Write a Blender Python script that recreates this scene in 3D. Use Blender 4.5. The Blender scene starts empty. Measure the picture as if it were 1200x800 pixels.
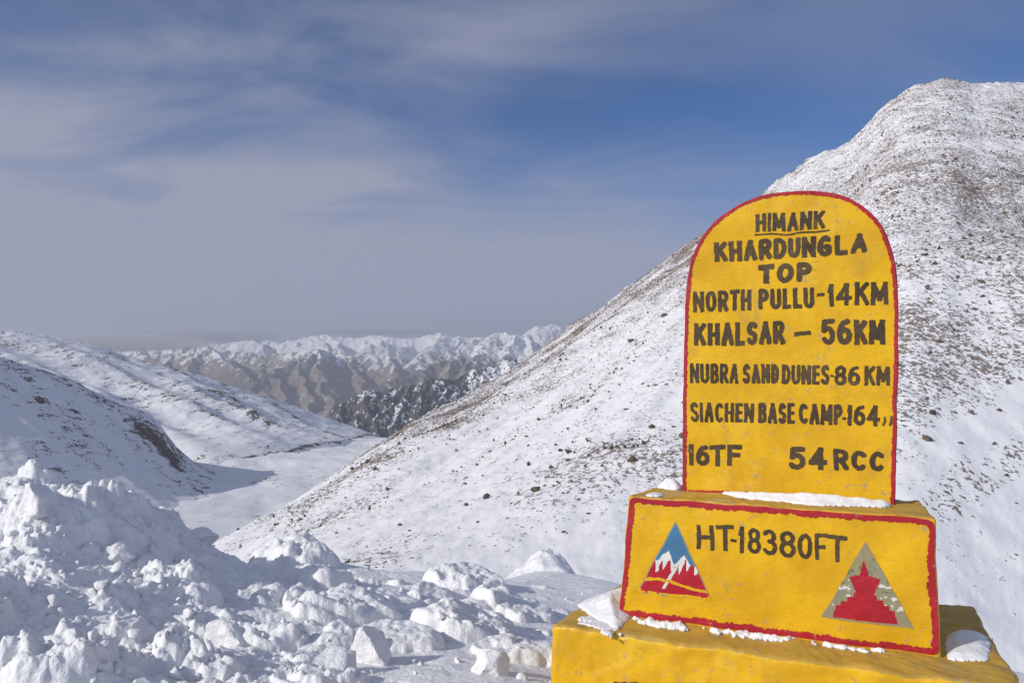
import bpy, bmesh, math, random
import numpy as np

# ------------------------------------------------------------------ scene, camera, light
S = bpy.context.scene
COL = S.collection
F = 933.0            # focal length in photo pixels (photo 1200 wide)
EYE = 1.6
cam = bpy.data.cameras.new("camera")
cam.lens = 36.0 * F / 1200.0
cam.sensor_width = 36.0
cam.clip_start = 0.05
cam.clip_end = 200000
cam_o = bpy.data.objects.new("camera", cam)
COL.objects.link(cam_o)
cam_o.location = (0, 0, EYE)
cam_o.rotation_euler = (math.radians(90), 0, 0)
S.camera = cam_o

SUN_EL, SUN_AZ = 28.5, 243.0      # azimuth clockwise from +Y (behind left)
W = bpy.data.worlds.new("World")
S.world = W
W.use_nodes = True
nt = W.node_tree
N, L = nt.nodes, nt.links
for n in list(N):
    N.remove(n)
out = N.new("ShaderNodeOutputWorld")
bg = N.new("ShaderNodeBackground"); bg.inputs[1].default_value = 0.085
sky = N.new("ShaderNodeTexSky"); sky.sky_type = 'NISHITA'; sky.sun_disc = False
sky.sun_elevation = math.radians(SUN_EL); sky.sun_rotation = math.radians(SUN_AZ)
sky.altitude = 3000; sky.air_density = 1.15; sky.dust_density = 0.1; sky.ozone_density = 4.0
tc = N.new("ShaderNodeTexCoord")
sep = N.new("ShaderNodeSeparateXYZ"); L.new(tc.outputs["Generated"], sep.inputs[0])


def wmath(op, a, b=None, c=None):
    n = N.new("ShaderNodeMath"); n.operation = op
    for i, v in enumerate((a, b, c)):
        if v is None: continue
        if isinstance(v, (int, float)): n.inputs[i].default_value = v
        else: L.new(v, n.inputs[i])
    return n.outputs[0]


def wrange(v, a, b, c, d, smooth=True):
    n = N.new("ShaderNodeMapRange"); n.interpolation_type = 'SMOOTHSTEP' if smooth else 'LINEAR'
    L.new(v, n.inputs[0])
    for i, q in enumerate((a, b, c, d)): n.inputs[i + 1].default_value = q
    return n.outputs[0]


# cirrus veils on a plane high above: direction / (up + k)
up = wmath('ADD', wmath('MAXIMUM', sep.outputs[2], 0.0), 0.20)
cx = wmath('DIVIDE', sep.outputs[0], up)
cy = wmath('DIVIDE', sep.outputs[1], up)
comb = N.new("ShaderNodeCombineXYZ"); L.new(cx, comb.inputs[0]); L.new(cy, comb.inputs[1])


def cloud_noise(scale, detail, rough, rotz, sc, dist, w):
    mp = N.new("ShaderNodeMapping"); mp.inputs['Rotation'].default_value = (0, 0, math.radians(rotz))
    mp.inputs['Scale'].default_value = sc; mp.inputs['Location'].default_value = (w, w * 0.7, w * 1.3)
    L.new(comb.outputs[0], mp.inputs[0])
    t = N.new("ShaderNodeTexNoise"); t.inputs['Scale'].default_value = scale
    t.inputs['Detail'].default_value = detail; t.inputs['Roughness'].default_value = rough
    t.inputs['Distortion'].default_value = dist
    L.new(mp.outputs[0], t.inputs[0])
    return t.outputs[0]


n1 = cloud_noise(0.85, 5, 0.5, -20, (0.75, 1.05, 1), 0.5, 3.1)
n2 = cloud_noise(1.7, 7, 0.55, -18, (0.7, 1.3, 1), 0.6, 7.7)
nn = wmath('ADD', wmath('MULTIPLY', n1, 0.66), wmath('MULTIPLY', n2, 0.34))
veil = wrange(nn, 0.37, 0.66, 0.0, 0.90)
# more veil to the left (west) than the right, and a solid bank over the horizon
side = wrange(sep.outputs[0], -0.60, 0.50, 1.0, 0.42, False)
veil = wmath('MULTIPLY', veil, side)
base_l = wmath('MULTIPLY', wmath('MULTIPLY', wrange(sep.outputs[0], -0.7, 0.35, 0.62, 0.08), wrange(n2, 0.30, 0.66, 0.25, 1.0)), wrange(sep.outputs[2], 0.1, 0.5, 1.0, 0.7))
el_w = wmath('ADD', sep.outputs[2], wmath('MULTIPLY', wmath('SUBTRACT', n1, 0.5), 0.22))
el_w = wmath('ADD', el_w, wmath('MULTIPLY', sep.outputs[0], 0.07))
bank = wrange(el_w, 0.26, -0.03, 0.0, 0.95)
cl = wmath('MINIMUM', wmath('ADD', wmath('ADD', veil, base_l), bank), 0.96)
mix = N.new("ShaderNodeMix"); mix.data_type = 'RGBA'
tint = N.new("ShaderNodeMix"); tint.data_type = 'RGBA'; tint.blend_type = 'MULTIPLY'; tint.inputs['Factor'].default_value = 1.0
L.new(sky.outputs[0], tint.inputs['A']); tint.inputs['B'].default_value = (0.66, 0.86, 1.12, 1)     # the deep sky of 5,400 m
L.new(cl, mix.inputs['Factor']); L.new(tint.outputs['Result'], mix.inputs['A'])
mix.inputs['B'].default_value = (4.55, 4.8, 6.25, 1)
# bright bluish veil added to the unseen sky behind the camera, as fill light
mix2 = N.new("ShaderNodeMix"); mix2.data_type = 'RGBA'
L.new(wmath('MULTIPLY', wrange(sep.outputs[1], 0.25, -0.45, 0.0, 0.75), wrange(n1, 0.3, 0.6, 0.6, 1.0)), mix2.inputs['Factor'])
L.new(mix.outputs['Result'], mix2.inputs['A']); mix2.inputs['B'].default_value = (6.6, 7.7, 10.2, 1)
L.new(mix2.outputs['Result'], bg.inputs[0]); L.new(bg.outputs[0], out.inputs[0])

sun = bpy.data.lights.new("sun", 'SUN'); sun.energy = 4.2; sun.angle = math.radians(0.5)
sun.color = (1.0, 0.95, 0.88)
sun_o = bpy.data.objects.new("sun", sun); COL.objects.link(sun_o)
sun_o.rotation_euler = (math.radians(90 - SUN_EL), 0, math.radians(180 - SUN_AZ))
sun_o.location = (-20, -10, 30)
S.view_settings.view_transform = 'Standard'; S.view_settings.look = 'None'
S.view_settings.exposure = -0.2; S.view_settings.gamma = 1.0
S.render.engine = 'CYCLES'
S.cycles.max_bounces = 6; S.cycles.diffuse_bounces = 3; S.cycles.volume_bounces = 0
S.cycles.use_denoising = True

# ------------------------------------------------------------------ numeric helpers
rng = np.random.default_rng(7)
_P = np.random.default_rng(11).permutation(512)
_P = np.concatenate([_P, _P, _P])
_G3 = np.random.default_rng(5).normal(size=(512, 3)); _G3 /= np.linalg.norm(_G3, axis=1)[:, None]


def perlin(x, y, z=None):
    x = np.asarray(x, float); y = np.asarray(y, float)
    z = np.zeros_like(x) if z is None else np.asarray(z, float) + np.zeros_like(x)
    xi = np.floor(x).astype(int); yi = np.floor(y).astype(int); zi = np.floor(z).astype(int)
    xf, yf, zf = x - xi, y - yi, z - zi
    f = lambda t: t * t * t * (t * (t * 6 - 15) + 10)
    u, v, w = f(xf), f(yf), f(zf)
    r = 0
    for i in (0, 1):
        for j in (0, 1):
            for k in (0, 1):
                h = _P[(_P[(_P[(xi + i) & 511] + yi + j) & 511] + zi + k) & 511]
                g = _G3[h]
                d = g[..., 0] * (xf - i) + g[..., 1] * (yf - j) + g[..., 2] * (zf - k)
                r = r + d * (u if i else 1 - u) * (v if j else 1 - v) * (w if k else 1 - w)
    return r * 1.5


def fbm(x, y, z=None, o=5, lac=2.07, gain=0.5):
    a, s, r = 1.0, 1.0, 0
    for i in range(o):
        r = r + a * perlin(x * s + 17.3 * i, y * s - 9.1 * i, None if z is None else z * s + 3.7 * i)
        a *= gain; s *= lac
    return r


def ridged(x, y, o=5, lac=2.1, gain=0.5):
    a, s, r, t = 1.0, 1.0, 0, 0
    for i in range(o):
        r = r + a * (1 - 2 * np.abs(perlin(x * s + 31.7 * i, y * s + 11.9 * i)))
        t += a; a *= gain; s *= lac
    return r / t


def sstep(a, b, x):
    t = np.clip((x - a) / (b - a), 0, 1)
    return t * t * (3 - 2 * t)


def pin(px, pts):
    """smooth interpolation of (px, value) control points (monotone-ish cubic)"""
    p = np.array(pts, float); X, Y = p[:, 0], p[:, 1]
    m = np.gradient(Y, X)
    i = np.clip(np.searchsorted(X, px) - 1, 0, len(X) - 2)
    h = X[i + 1] - X[i]; t = np.clip((px - X[i]) / h, 0, 1)
    return ((2 * t**3 - 3 * t**2 + 1) * Y[i] + (t**3 - 2 * t**2 + t) * h * m[i]
            + (-2 * t**3 + 3 * t**2) * Y[i + 1] + (t**3 - t**2) * h * m[i + 1])


def zof(py, d):
    return EYE - (py - 400.0) / F * d


# ------------------------------------------------------------------ object helpers
def mesh_np(name, V, Q, mats, parent=None, smooth=True, mat_idx=None, attr=None):
    me = bpy.data.meshes.new(name)
    V = np.asarray(V, np.float32); Q = np.asarray(Q, np.int32)
    k = Q.shape[1]
    me.vertices.add(len(V)); me.vertices.foreach_set("co", V.ravel())
    me.loops.add(Q.size); me.loops.foreach_set("vertex_index", Q.ravel())
    me.polygons.add(len(Q))
    me.polygons.foreach_set("loop_start", np.arange(0, Q.size, k, dtype=np.int32))
    me.polygons.foreach_set("loop_total", np.full(len(Q), k, np.int32))
    me.polygons.foreach_set("use_smooth", np.full(len(Q), smooth, bool))
    if mat_idx is not None:
        me.polygons.foreach_set("material_index", np.asarray(mat_idx, np.int32))
    for m in (mats if isinstance(mats, (list, tuple)) else [mats]):
        me.materials.append(m)
    me.update(calc_edges=True); me.validate()
    for nm, a in (attr or {}).items():
        at = me.attributes.new(nm, 'FLOAT', 'POINT')
        at.data.foreach_set("value", np.asarray(a, np.float32).ravel())
    o = bpy.data.objects.new(name, me); COL.objects.link(o)
    if parent: o.parent = parent
    return o


def grid_faces(r, c, wrap=False):
    i = np.arange(r - 1)[:, None]; j = np.arange(c if wrap else c - 1)[None, :]
    a = i * c + j; b = i * c + (j + 1) % c
    return np.stack([a, b, b + c, a + c], -1).reshape(-1, 4)


def tag(o, label=None, cat=None, group=None, kind=None):
    if label: o["label"] = label
    if cat: o["category"] = cat
    if group: o["group"] = group
    if kind: o["kind"] = kind
    return o


# ------------------------------------------------------------------ materials
class NT:
    def __init__(s, name):
        s.m = bpy.data.materials.new(name); s.m.use_nodes = True
        s.t = s.m.node_tree; s.N, s.L = s.t.nodes, s.t.links
        s.b = s.N["Principled BSDF"]

    def val(s, sock, v):
        if isinstance(v, (int, float)): sock.default_value = v
        elif isinstance(v, tuple): sock.default_value = v if len(v) == 4 or sock.type == 'VECTOR' else (*v, 1)
        else: s.L.new(v, sock)

    def coord(s, rot=(0, 0, 0), sc=(1, 1, 1), loc=(0, 0, 0)):
        t = s.N.new("ShaderNodeTexCoord"); m = s.N.new("ShaderNodeMapping")
        m.inputs['Rotation'].default_value = rot; m.inputs['Scale'].default_value = sc; m.inputs['Location'].default_value = loc
        s.L.new(t.outputs['Object'], m.inputs[0]); return m.outputs[0]

    def noise(s, co, scale, detail=4, rough=0.5, dist=0.0):
        n = s.N.new("ShaderNodeTexNoise"); s.L.new(co, n.inputs[0])
        n.inputs['Scale'].default_value = scale; n.inputs['Detail'].default_value = detail
        n.inputs['Roughness'].default_value = rough; n.inputs['Distortion'].default_value = dist
        return n.outputs[0]

    def voro(s, co, scale):
        n = s.N.new("ShaderNodeTexVoronoi"); s.L.new(co, n.inputs[0]); n.inputs['Scale'].default_value = scale
        return n.outputs[0]

    def math(s, op, a, b=0.0, c=0.0):
        n = s.N.new("ShaderNodeMath"); n.operation = op
        for i, v in enumerate((a, b, c)): s.val(n.inputs[i], v)
        return n.outputs[0]

    def rng(s, v, a, b, c=0.0, d=1.0):
        n = s.N.new("ShaderNodeMapRange"); n.interpolation_type = 'SMOOTHSTEP'
        for i, q in enumerate((v, a, b, c, d)): s.val(n.inputs[i], q)
        return n.outputs[0]

    def mix(s, f, a, b):
        n = s.N.new("ShaderNodeMix"); n.data_type = 'RGBA'
        s.val(n.inputs['Factor'], f); s.val(n.inputs['A'], a); s.val(n.inputs['B'], b)
        return n.outputs['Result']

    def attr(s, nm):
        n = s.N.new("ShaderNodeAttribute"); n.attribute_name = nm; return n.outputs['Fac']

    def bump(s, h, strength, dist, prev=None):
        n = s.N.new("ShaderNodeBump"); n.inputs['Strength'].default_value = strength
        n.inputs['Distance'].default_value = dist; s.L.new(h, n.inputs['Height'])
        if prev is not None: s.L.new(prev, n.inputs['Normal'])
        return n.outputs[0]

    def done(s, col, rough=0.6, normal=None, spec=0.3):
        s.val(s.b.inputs['Base Color'], col); s.val(s.b.inputs['Roughness'], rough)
        s.b.inputs['Specular IOR Level'].default_value = spec
        if normal is not None: s.L.new(normal, s.b.inputs['Normal'])
        return s.m


SNOW = (0.73, 0.725, 0.74)


def mat_fg_snow():
    m = NT("foreground_snow"); c = m.coord()
    n1 = m.noise(c, 7, 6, 0.6); n2 = m.noise(c, 38, 5, 0.6); n3 = m.noise(c, 1.3, 4, 0.6)
    dirt = m.math('MULTIPLY', m.rng(n3, 0.55, 0.75), m.rng(n2, 0.52, 0.66))
    col = m.mix(m.rng(n1, 0.35, 0.7), (0.74, 0.74, 0.76), (0.82, 0.815, 0.82))
    col = m.mix(m.math('MULTIPLY', dirt, 0.45), col, (0.40, 0.34, 0.27))
    n4 = m.noise(c, 110, 4, 0.65)
    b = m.bump(n1, 0.45, 0.03); b = m.bump(n2, 0.7, 0.014, b); b = m.bump(n4, 0.6, 0.006, b)
    return m.done(col, 0.55, b, 0.25)


def mat_snow(name="clean_snow", bs=1.0):
    m = NT(name); c = m.coord()
    n1 = m.noise(c, 14 / bs, 5, 0.6); n2 = m.noise(c, 70 / bs, 3, 0.6)
    b = m.bump(n1, 0.5, 0.02 * bs); b = m.bump(n2, 0.4, 0.006 * bs, b)
    return m.done(m.mix(n1, (0.72, 0.72, 0.74), (0.80, 0.795, 0.80)), 0.55, b, 0.25)


def mat_slope(name, scale, rot, stretch, c1, c2, fine=3.2, soft=0.06, bumpd=0.25, snow=SNOW, drift=None):
    """snow through which rock pokes where the vertex attribute 'rock' is high"""
    m = NT(name)
    c = m.coord(rot=(0, 0, rot), sc=stretch)
    ciso = m.coord()
    a = m.attr('rock')
    na = m.noise(c, scale, 3, 0.55); nb = m.noise(ciso, scale * fine, 2, 0.5); nc = m.noise(c, scale * 0.12, 3, 0.5)
    v = m.math('ADD', m.math('MULTIPLY', na, 0.42), m.math('MULTIPLY', nb, 0.40))
    v = m.math('ADD', v, m.math('MULTIPLY', nc, 0.18))
    v = m.rng(v, 0.33, 0.67)
    thr = m.math('SUBTRACT', 1.0, a)
    mask = m.rng(m.math('SUBTRACT', v, thr), -soft, soft)
    nz = m.noise(ciso, scale * 1.7, 3, 0.6)
    rock = m.mix(m.rng(nz, 0.38, 0.62), c1, c2)
    ns = m.noise(c, scale * 0.35, 4, 0.55)
    sn = m.mix(m.rng(ns, 0.3, 0.7), snow, tuple(min(0.9, q * 1.05) for q in snow))
    col = m.mix(mask, sn, rock)
    b = m.bump(ns, 0.5, bumpd * 1.6)
    b = m.bump(mask, 0.7, bumpd, b)
    return m.done(col, 0.8, b, 0.15)


def mat_rock(name, c1, c2, scale):
    m = NT(name); c = m.coord()
    n = m.noise(c, scale, 5, 0.6)
    return m.done(m.mix(m.rng(n, 0.35, 0.65), c1, c2), 0.85, m.bump(n, 0.7, 0.2 / scale), 0.2)


def mat_paint(name, base, dark, worn, wear=0.5, rough=0.42, wscale=9.0, seedloc=(0, 0, 0), faded=None):
    """hand-brushed enamel on rough plaster"""
    m = NT(name); c = m.coord(loc=seedloc); cs = m.coord(sc=(1, 1, 3.2), loc=seedloc)
    n1 = m.noise(c, 5, 5, 0.6); n2 = m.noise(c, wscale, 6, 0.65, 0.3); n3 = m.noise(cs, 60, 4, 0.6, 0.4)
    n4 = m.noise(c, 150, 3, 0.6); n5 = m.noise(cs, 22, 5, 0.65, 0.6)
    col = m.mix(m.rng(n1, 0.35, 0.68), base, dark)
    col = m.mix(m.math('MULTIPLY', m.rng(n5, 0.50, 0.70), 0.75), col, dark)
    if faded is not None:      # chalky faded patches and grimy stains
        nf = m.noise(c, 2.6, 5, 0.62, 0.6); ng = m.noise(m.coord(sc=(1, 1, 0.45), loc=(4, 1, 7)), 6.5, 7, 0.68, 0.5)
        col = m.mix(m.math('MULTIPLY', m.rng(nf, 0.52, 0.72), m.rng(n5, 0.30, 0.62)), col, faded)
        col = m.mix(m.math('MULTIPLY', m.rng(ng, 0.54, 0.72), 0.70), col, worn)
        ch = m.math('MULTIPLY', m.rng(m.noise(c, 30, 5, 0.72), 0.60, 0.64), m.rng(nf, 0.40, 0.55))
        col = m.mix(m.math('MULTIPLY', ch, 0.8), col, (0.30, 0.25, 0.17))
    w = m.math('MULTIPLY', m.rng(n2, 0.60, 0.72), m.rng(n4, 0.42, 0.6))
    col = m.mix(m.math('MULTIPLY', w, wear), col, worn)
    rr = m.rng(n5, 0.3, 0.7, rough - 0.17, rough + 0.12)
    b = m.bump(n2, 0.35, 0.010); b = m.bump(n5, 0.22, 0.008, b); b = m.bump(n3, 0.28, 0.004, b); b = m.bump(n4, 0.25, 0.002, b)
    return m.done(col, rr, b, 0.32)


M_fg = mat_fg_snow()
M_patch = mat_snow()
M_yellow = mat_paint("yellow_enamel", (0.73, 0.420, 0.007), (0.61, 0.330, 0.006), (0.42, 0.27, 0.05), faded=(0.76, 0.48, 0.045))
M_ochre = mat_paint("weathered_ochre", (0.52, 0.315, 0.045), (0.42, 0.255, 0.044), (0.25, 0.19, 0.10), 0.8, 0.6, faded=(0.50, 0.37, 0.15))
M_red = mat_paint("red_enamel", (0.42, 0.020, 0.030), (0.33, 0.015, 0.022), (0.62, 0.26, 0.16), 0.95, 0.45, 34)
M_redsolid = mat_paint("dark_red_enamel", (0.42, 0.014, 0.028), (0.34, 0.012, 0.02), (0.50, 0.12, 0.10), 0.6, 0.45, 30, (3, 1, 2))
M_black = mat_paint("black_lettering", (0.055, 0.036, 0.018), (0.095, 0.060, 0.026), (0.36, 0.22, 0.05), 0.95, 0.5, 26, (1, 5, 2))
M_blue = mat_paint("blue_enamel", (0.05, 0.19, 0.36), (0.07, 0.16, 0.26), (0.40, 0.28, 0.05), 0.9, 0.45, 14, (4, 2, 1))
M_white = mat_paint("white_enamel", (0.72, 0.72, 0.70), (0.62, 0.60, 0.56), (0.45, 0.30, 0.12), 0.7, 0.45, 20)
M_olive = mat_paint("grey_olive_enamel", (0.33, 0.27, 0.11), (0.24, 0.23, 0.17), (0.60, 0.60, 0.55), 0.75, 0.5, 16, (2, 2, 9))
M_grey = mat_paint("grey_outline", (0.30, 0.27, 0.20), (0.36, 0.30, 0.15), (0.5, 0.35, 0.05), 0.6, 0.5, 20)
M_cement = mat_paint("grey_cement", (0.20, 0.17, 0.13), (0.13, 0.11, 0.09), (0.35, 0.24, 0.06), 0.7, 0.8, 12)

# ------------------------------------------------------------------ right-hand mountain
SKY_M = [(100, 745), (200, 690), (270, 640), (330, 602), (380, 566), (420, 537), (480, 497), (540, 466), (600, 431),
         (650, 397), (700, 361), (760, 319), (800, 291), (840, 263), (900, 221), (930, 199), (960, 180), (978, 174),
         (1000, 163), (1020, 141), (1040, 121), (1065, 104), (1090, 97), (1110, 94), (1150, 97), (1200, 97),
         (1300, 104), (1450, 135), (1700, 190), (2000, 260)]
DS_M = [(100, 300), (200, 330), (330, 390), (480, 440), (650, 460), (800, 420), (960, 370), (1090, 340), (1200, 345),
        (1450, 380), (2000, 480)]
VF_M = [(100, 800), (300, 730), (500, 735), (700, 745), (1000, 800), (1200, 850), (1500, 900), (2000, 940)]


def build_mountain():
    pxs = np.linspace(110, 1950, 900)
    nr, nb = 420, 40
    tau = np.concatenate([np.linspace(0, 1, nr) ** 1.15, 1 + np.linspace(0, 1, nb + 1)[1:] * 0.7])
    P, T = np.meshgrid(pxs, tau)
    ds = pin(P, DS_M); df = 42.0
    zs = zof(pin(P, SKY_M), ds); zf = zof(pin(P, VF_M), np.full_like(P, df))
    D = df + (ds - df) * T
    t = np.minimum(T, 1)
    Z = zf + (zs - zf) * (0.86 * t + 0.14 * t**2.2)
    X = (P - 600) / F * D
    back = np.maximum(T - 1, 0)
    Z -= back**1.35 * 330 + 0
    # relief: shallow gullies and shoulders that run down the slope
    win = np.sin(np.pi * np.clip(t, 0, 1))**0.8
    q = X * 0.905 - D * 0.43
    Z += win * (1 - 0.6 * sstep(850, 1000, P)) * (3.2 * fbm(q / 38, D / 160, o=4) + 1.6 * fbm(q / 11 + 9, D / 50, o=4))
    Z += 0.55 * fbm(X / 3.1, D / 4.0, o=4) * (0.35 + 0.65 * sstep(0.15, 1, t))
    Z += (t > 0.6) * sstep(0.9, 1, t) * ((2.4 - 1.5 * sstep(900, 1040, P)) * fbm(P / 26.0, D / 60 + 3, o=5))
    # the lower rise on the far right and the drift-filled hollow above it
    Z += 4.5 * np.exp(-((P - 1330) / 190)**2 - ((D - 120) / 26)**2)
    Z -= 3.5 * np.exp(-((P - 1200) / 150)**2 - ((D - 165) / 22)**2)
    PY = 400 - (Z - EYE) / D * F
    # how much rock shows
    below = PY - pin(P, SKY_M)
    streak = fbm(q / 17, D / 120 + 5, o=4); blot = fbm(X / 24 + 4, D / 34, o=4); big = fbm(X / 70, D / 90 + 2, o=3)
    r = 0.178 + 0.13 * streak + 0.14 * blot
    r += (0.30 + 0.26 * blot) * np.exp(-((below - 12) / 30)**2) * sstep(380, 480, P) * (1 - sstep(830, 930, P))
    r += 0.05 * np.exp(-(below / 9)**2)
    upper = sstep(760, 900, P) * sstep(560, 330, PY)
    r += upper * (0.19 + 0.10 * big) * (1 - 0.45 * sstep(960, 1060, P) * sstep(260, 110, PY))
    r += 0.10 * sstep(1000, 1060, P) * sstep(520, 430, PY)
    low = sstep(560, 640, PY) * sstep(470, 560, P)
    r -= 0.16 * low
    # a drift-filled gully slants up the right flank; a low stony rise lies below it, then clean snow
    gv = 562 - (np.minimum(P, 1500) - 1060) * 0.72 + 16 * fbm(P / 60, PY / 60, o=3)
    rt = sstep(985, 1060, P)
    r += rt * 0.07 * sstep(gv - 150, gv - 60, PY) * sstep(gv, gv - 30, PY)
    r -= rt * 0.42 * np.exp(-((PY - gv) / 24)**2)
    r += rt * 0.10 * sstep(gv + 20, gv + 45, PY) * sstep(gv + 115, gv + 80, PY)
    r -= rt * 0.22 * sstep(gv + 85, gv + 125, PY)
    r += 0.14 * sstep(0.15, 0.5, blot) * (1 - upper) * sstep(420, 500, PY)
    r = np.clip(r, 0.0, 0.8)
    V = np.stack([X, D, Z], -1)
    o = mesh_np("mountain_slope", V.reshape(-1, 3), grid_faces(*P.shape), M_slope, attr={'rock': r})
    tag(o, "steep snowy mountain flank flecked with brown rock behind the milestone", "mountain", kind="structure")
    return P, T, V, r


M_slope = mat_slope("rocky_snow_slope", 1.45, math.radians(25.5), (1.0, 0.6, 0.8), (0.27, 0.215, 0.18), (0.165, 0.14, 0.122),
                    fine=2.2, soft=0.11, bumpd=0.14)
MP, MT, MV, MR = build_mountain()


# ------------------------------------------------------------------ valley floor and left hills
FLOOR = [(60, -30), (200, -62), (400, -97), (600, -127), (900, -157), (1250, -187), (1500, -207), (2200, -272), (2600, -362), (3500, -600),
         (5000, -800), (7000, -1000), (9000, -1100)]


def floor_z(d):
    return pin(d, FLOOR)


def build_floor():
    pxs = np.linspace(-700, 1000, 500); ds = np.exp(np.linspace(math.log(70), math.log(8800), 300))
    P, D = np.meshgrid(pxs, ds); X = (P - 600) / F * D
    Z = floor_z(D) + 0.006 * D * fbm(X / (0.12 * D + 30), D / 260, o=4) + 0.7 * fbm(X / 40, D / 40, o=4)
    Z += 0.00006 * (X + 0.3 * D)**2 * (1500 / (D + 1500))
    r = np.clip(0.13 + 0.2 * fbm(X / 60, D / 90, o=4) - 0.05, 0, 0.6)
    # the road traverse: a thin dark cut across the valley head
    return tag(mesh_np("valley_floor", np.stack([X, D, Z], -1).reshape(-1, 3), grid_faces(*P.shape), M_floor, attr={'rock': r}),
               "snow covered valley floor", "valley", kind="structure")


M_floor = mat_slope("valley_snow", 0.10, 0.5, (1, 0.35, 1), (0.17, 0.13, 0.10), (0.11, 0.10, 0.09), fine=2.5, bumpd=0.6)
build_floor()


def ridge_patch(name, px0, px1, nc, nr, sky_pts, d_pts, foot_d, mat, relief, rockf, backd, backz, back_rows=24, curve=(0.8, 0.2, 2.0), foot_z=None):
    pxs = np.linspace(px0, px1, nc)
    tau = np.concatenate([np.linspace(0, 1, nr), 1 + np.linspace(0, 1, back_rows + 1)[1:]])
    P, T = np.meshgrid(pxs, tau)
    ds = pin(P, d_pts); df = pin(P, foot_d)
    zs = zof(pin(P, sky_pts), ds); zf = (floor_z(df) if foot_z is None else pin(P, foot_z)) - 6
    t = np.minimum(T, 1); back = np.maximum(T - 1, 0)
    D = df + (ds - df) * t + back * backd
    a, b, e = curve
    Z = zf + (zs - zf) * (a * t + b * t**e) - back**1.3 * backz
    X = (P - 600) / F * D
    Z = Z + relief(P, t, X, D, back)
    PY = 400 - (Z - EYE) / D * F
    r = np.clip(rockf(P, t, X, D, Z, PY), 0, 1)
    return mesh_np(name, np.stack([X, D, Z], -1).reshape(-1, 3), grid_faces(*P.shape), mat, attr={'rock': r})


# the near spur on the left with its brown crag
def rel_a(P, t, X, D, back):
    w = np.sin(np.pi * np.clip(t, 0, 1))
    q = X * 0.8 + D * 0.6
    z = w * (7 * fbm(q / 130, D / 300, o=4)) + 2.2 * fbm(X / 28, D / 40, o=5) * (0.3 + 0.7 * t)
    z += 9 * np.exp(-((P - 178) / 22)**2 - ((t - 0.93) / 0.12)**2) + 5 * np.exp(-((P - 112) / 22)**2 - ((t - 0.95) / 0.08)**2)
    z += 3.0 * ridged(X / 45, D / 60, 4) * np.exp(-((t - 0.95) / 0.12)**2) * sstep(60, 140, P)
    return z


def rock_a(P, t, X, D, Z, PY):
    q = X * 0.75 + D * 0.66
    r = 0.20 + 0.34 * fbm(q / 26, (X - D) / 170, o=4) - 0.04
    line = PY - pin(P, SKY_A)
    r += 0.55 * np.exp(-((line - 14) / 13)**2) * sstep(135, 165, P) * (1 - sstep(205, 222, P))
    r += 0.30 * np.exp(-((line - 5) / 6)**2) * sstep(60, 110, P) * (1 - sstep(128, 150, P))
    r += 0.30 * np.exp(-((PY - (455 + 0.33 * P + 10 * fbm(P / 40., t, o=2))) / 5)**2) * sstep(-60, 0, P) * (1 - sstep(70, 150, P))
    r += 0.14 * np.exp(-(line / 6)**2)
    return r


SKY_A = [(-700, 300), (-300, 352), (-100, 392), (0, 418), (40, 430), (75, 442), (110, 462), (140, 474), (165, 486), (188, 505), (207, 527),
         (240, 548), (290, 575), (350, 610)]
M_hill = mat_slope("hill_snow", 0.13, math.radians(-38), (1, 0.32, 1), (0.17, 0.115, 0.085), (0.10, 0.085, 0.08), fine=2.8, bumpd=0.5)
tag(ridge_patch("near_hill", -700, 330, 520, 260, SKY_A,
                [(-700, 420), (-300, 620), (0, 800), (120, 930), (205, 1030), (350, 1120)],
                [(-700, 240), (-300, 330), (0, 430), (200, 560), (350, 640)], M_hill, rel_a, rock_a, 420, 150),
    "snowy spur with a brown crag at the left of the valley", "hill", kind="structure")


# the long ridge behind it, with ribs running down to the right
SKY_C = [(-700, 330), (-300, 362), (-100, 378), (0, 385), (60, 394), (110, 405), (160, 420), (230, 438), (300, 461), (360, 481),
         (400, 495), (432, 506), (455, 516), (480, 533)]


def rel_c(P, t, X, D, back):
    w = np.sin(np.pi * np.clip(t, 0, 1))**0.7 * (back <= 0)
    z = 0
    for p0, k, wd, amp in ((20, 330, 30, 34), (108, 300, 26, 30), (196, 215, 20, 26), (300, 130, 16, 14), (-110, 360, 40, 40)):
        s = P - (p0 + k * (1 - t))
        z = z + amp * np.where(s < 0, np.exp(-(s / (wd * 2.0))**2), np.exp(-(s / wd)**2))
    z = w * (z - 18 + 16 * fbm(X / 260, D / 400, o=5)) + 5 * fbm(X / 70, D / 90, o=5) * (0.4 + 0.6 * t) * (back <= 0)
    return z


def rock_c(P, t, X, D, Z, PY):
    r = 0.17 + 0.22 * fbm((X * 0.8 + D * 0.6) / 60, (X - D) / 420, o=4)
    for p0, k, wd, amp in ((20, 330, 12, .20), (108, 300, 10, .30), (196, 215, 9, .34), (300, 130, 8, .30)):
        s = P - (p0 + k * (1 - t)) - 6
        r = r + amp * np.exp(-(s / wd)**2) * sstep(0.1, 0.3, t)
    # the road cut that traverses the foot of the hills
    road = np.interp(P, [150, 185, 215, 240, 262, 290, 330, 365, 400, 430], [583, 574, 566, 561, 548, 537, 530, 521, 517, 509])
    r = r + 0.5 * np.exp(-((PY - road) / 2.2)**2) * sstep(150, 190, P)
    r -= 0.1 * np.exp(-((PY - road - 7) / 4)**2)
    return r


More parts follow.
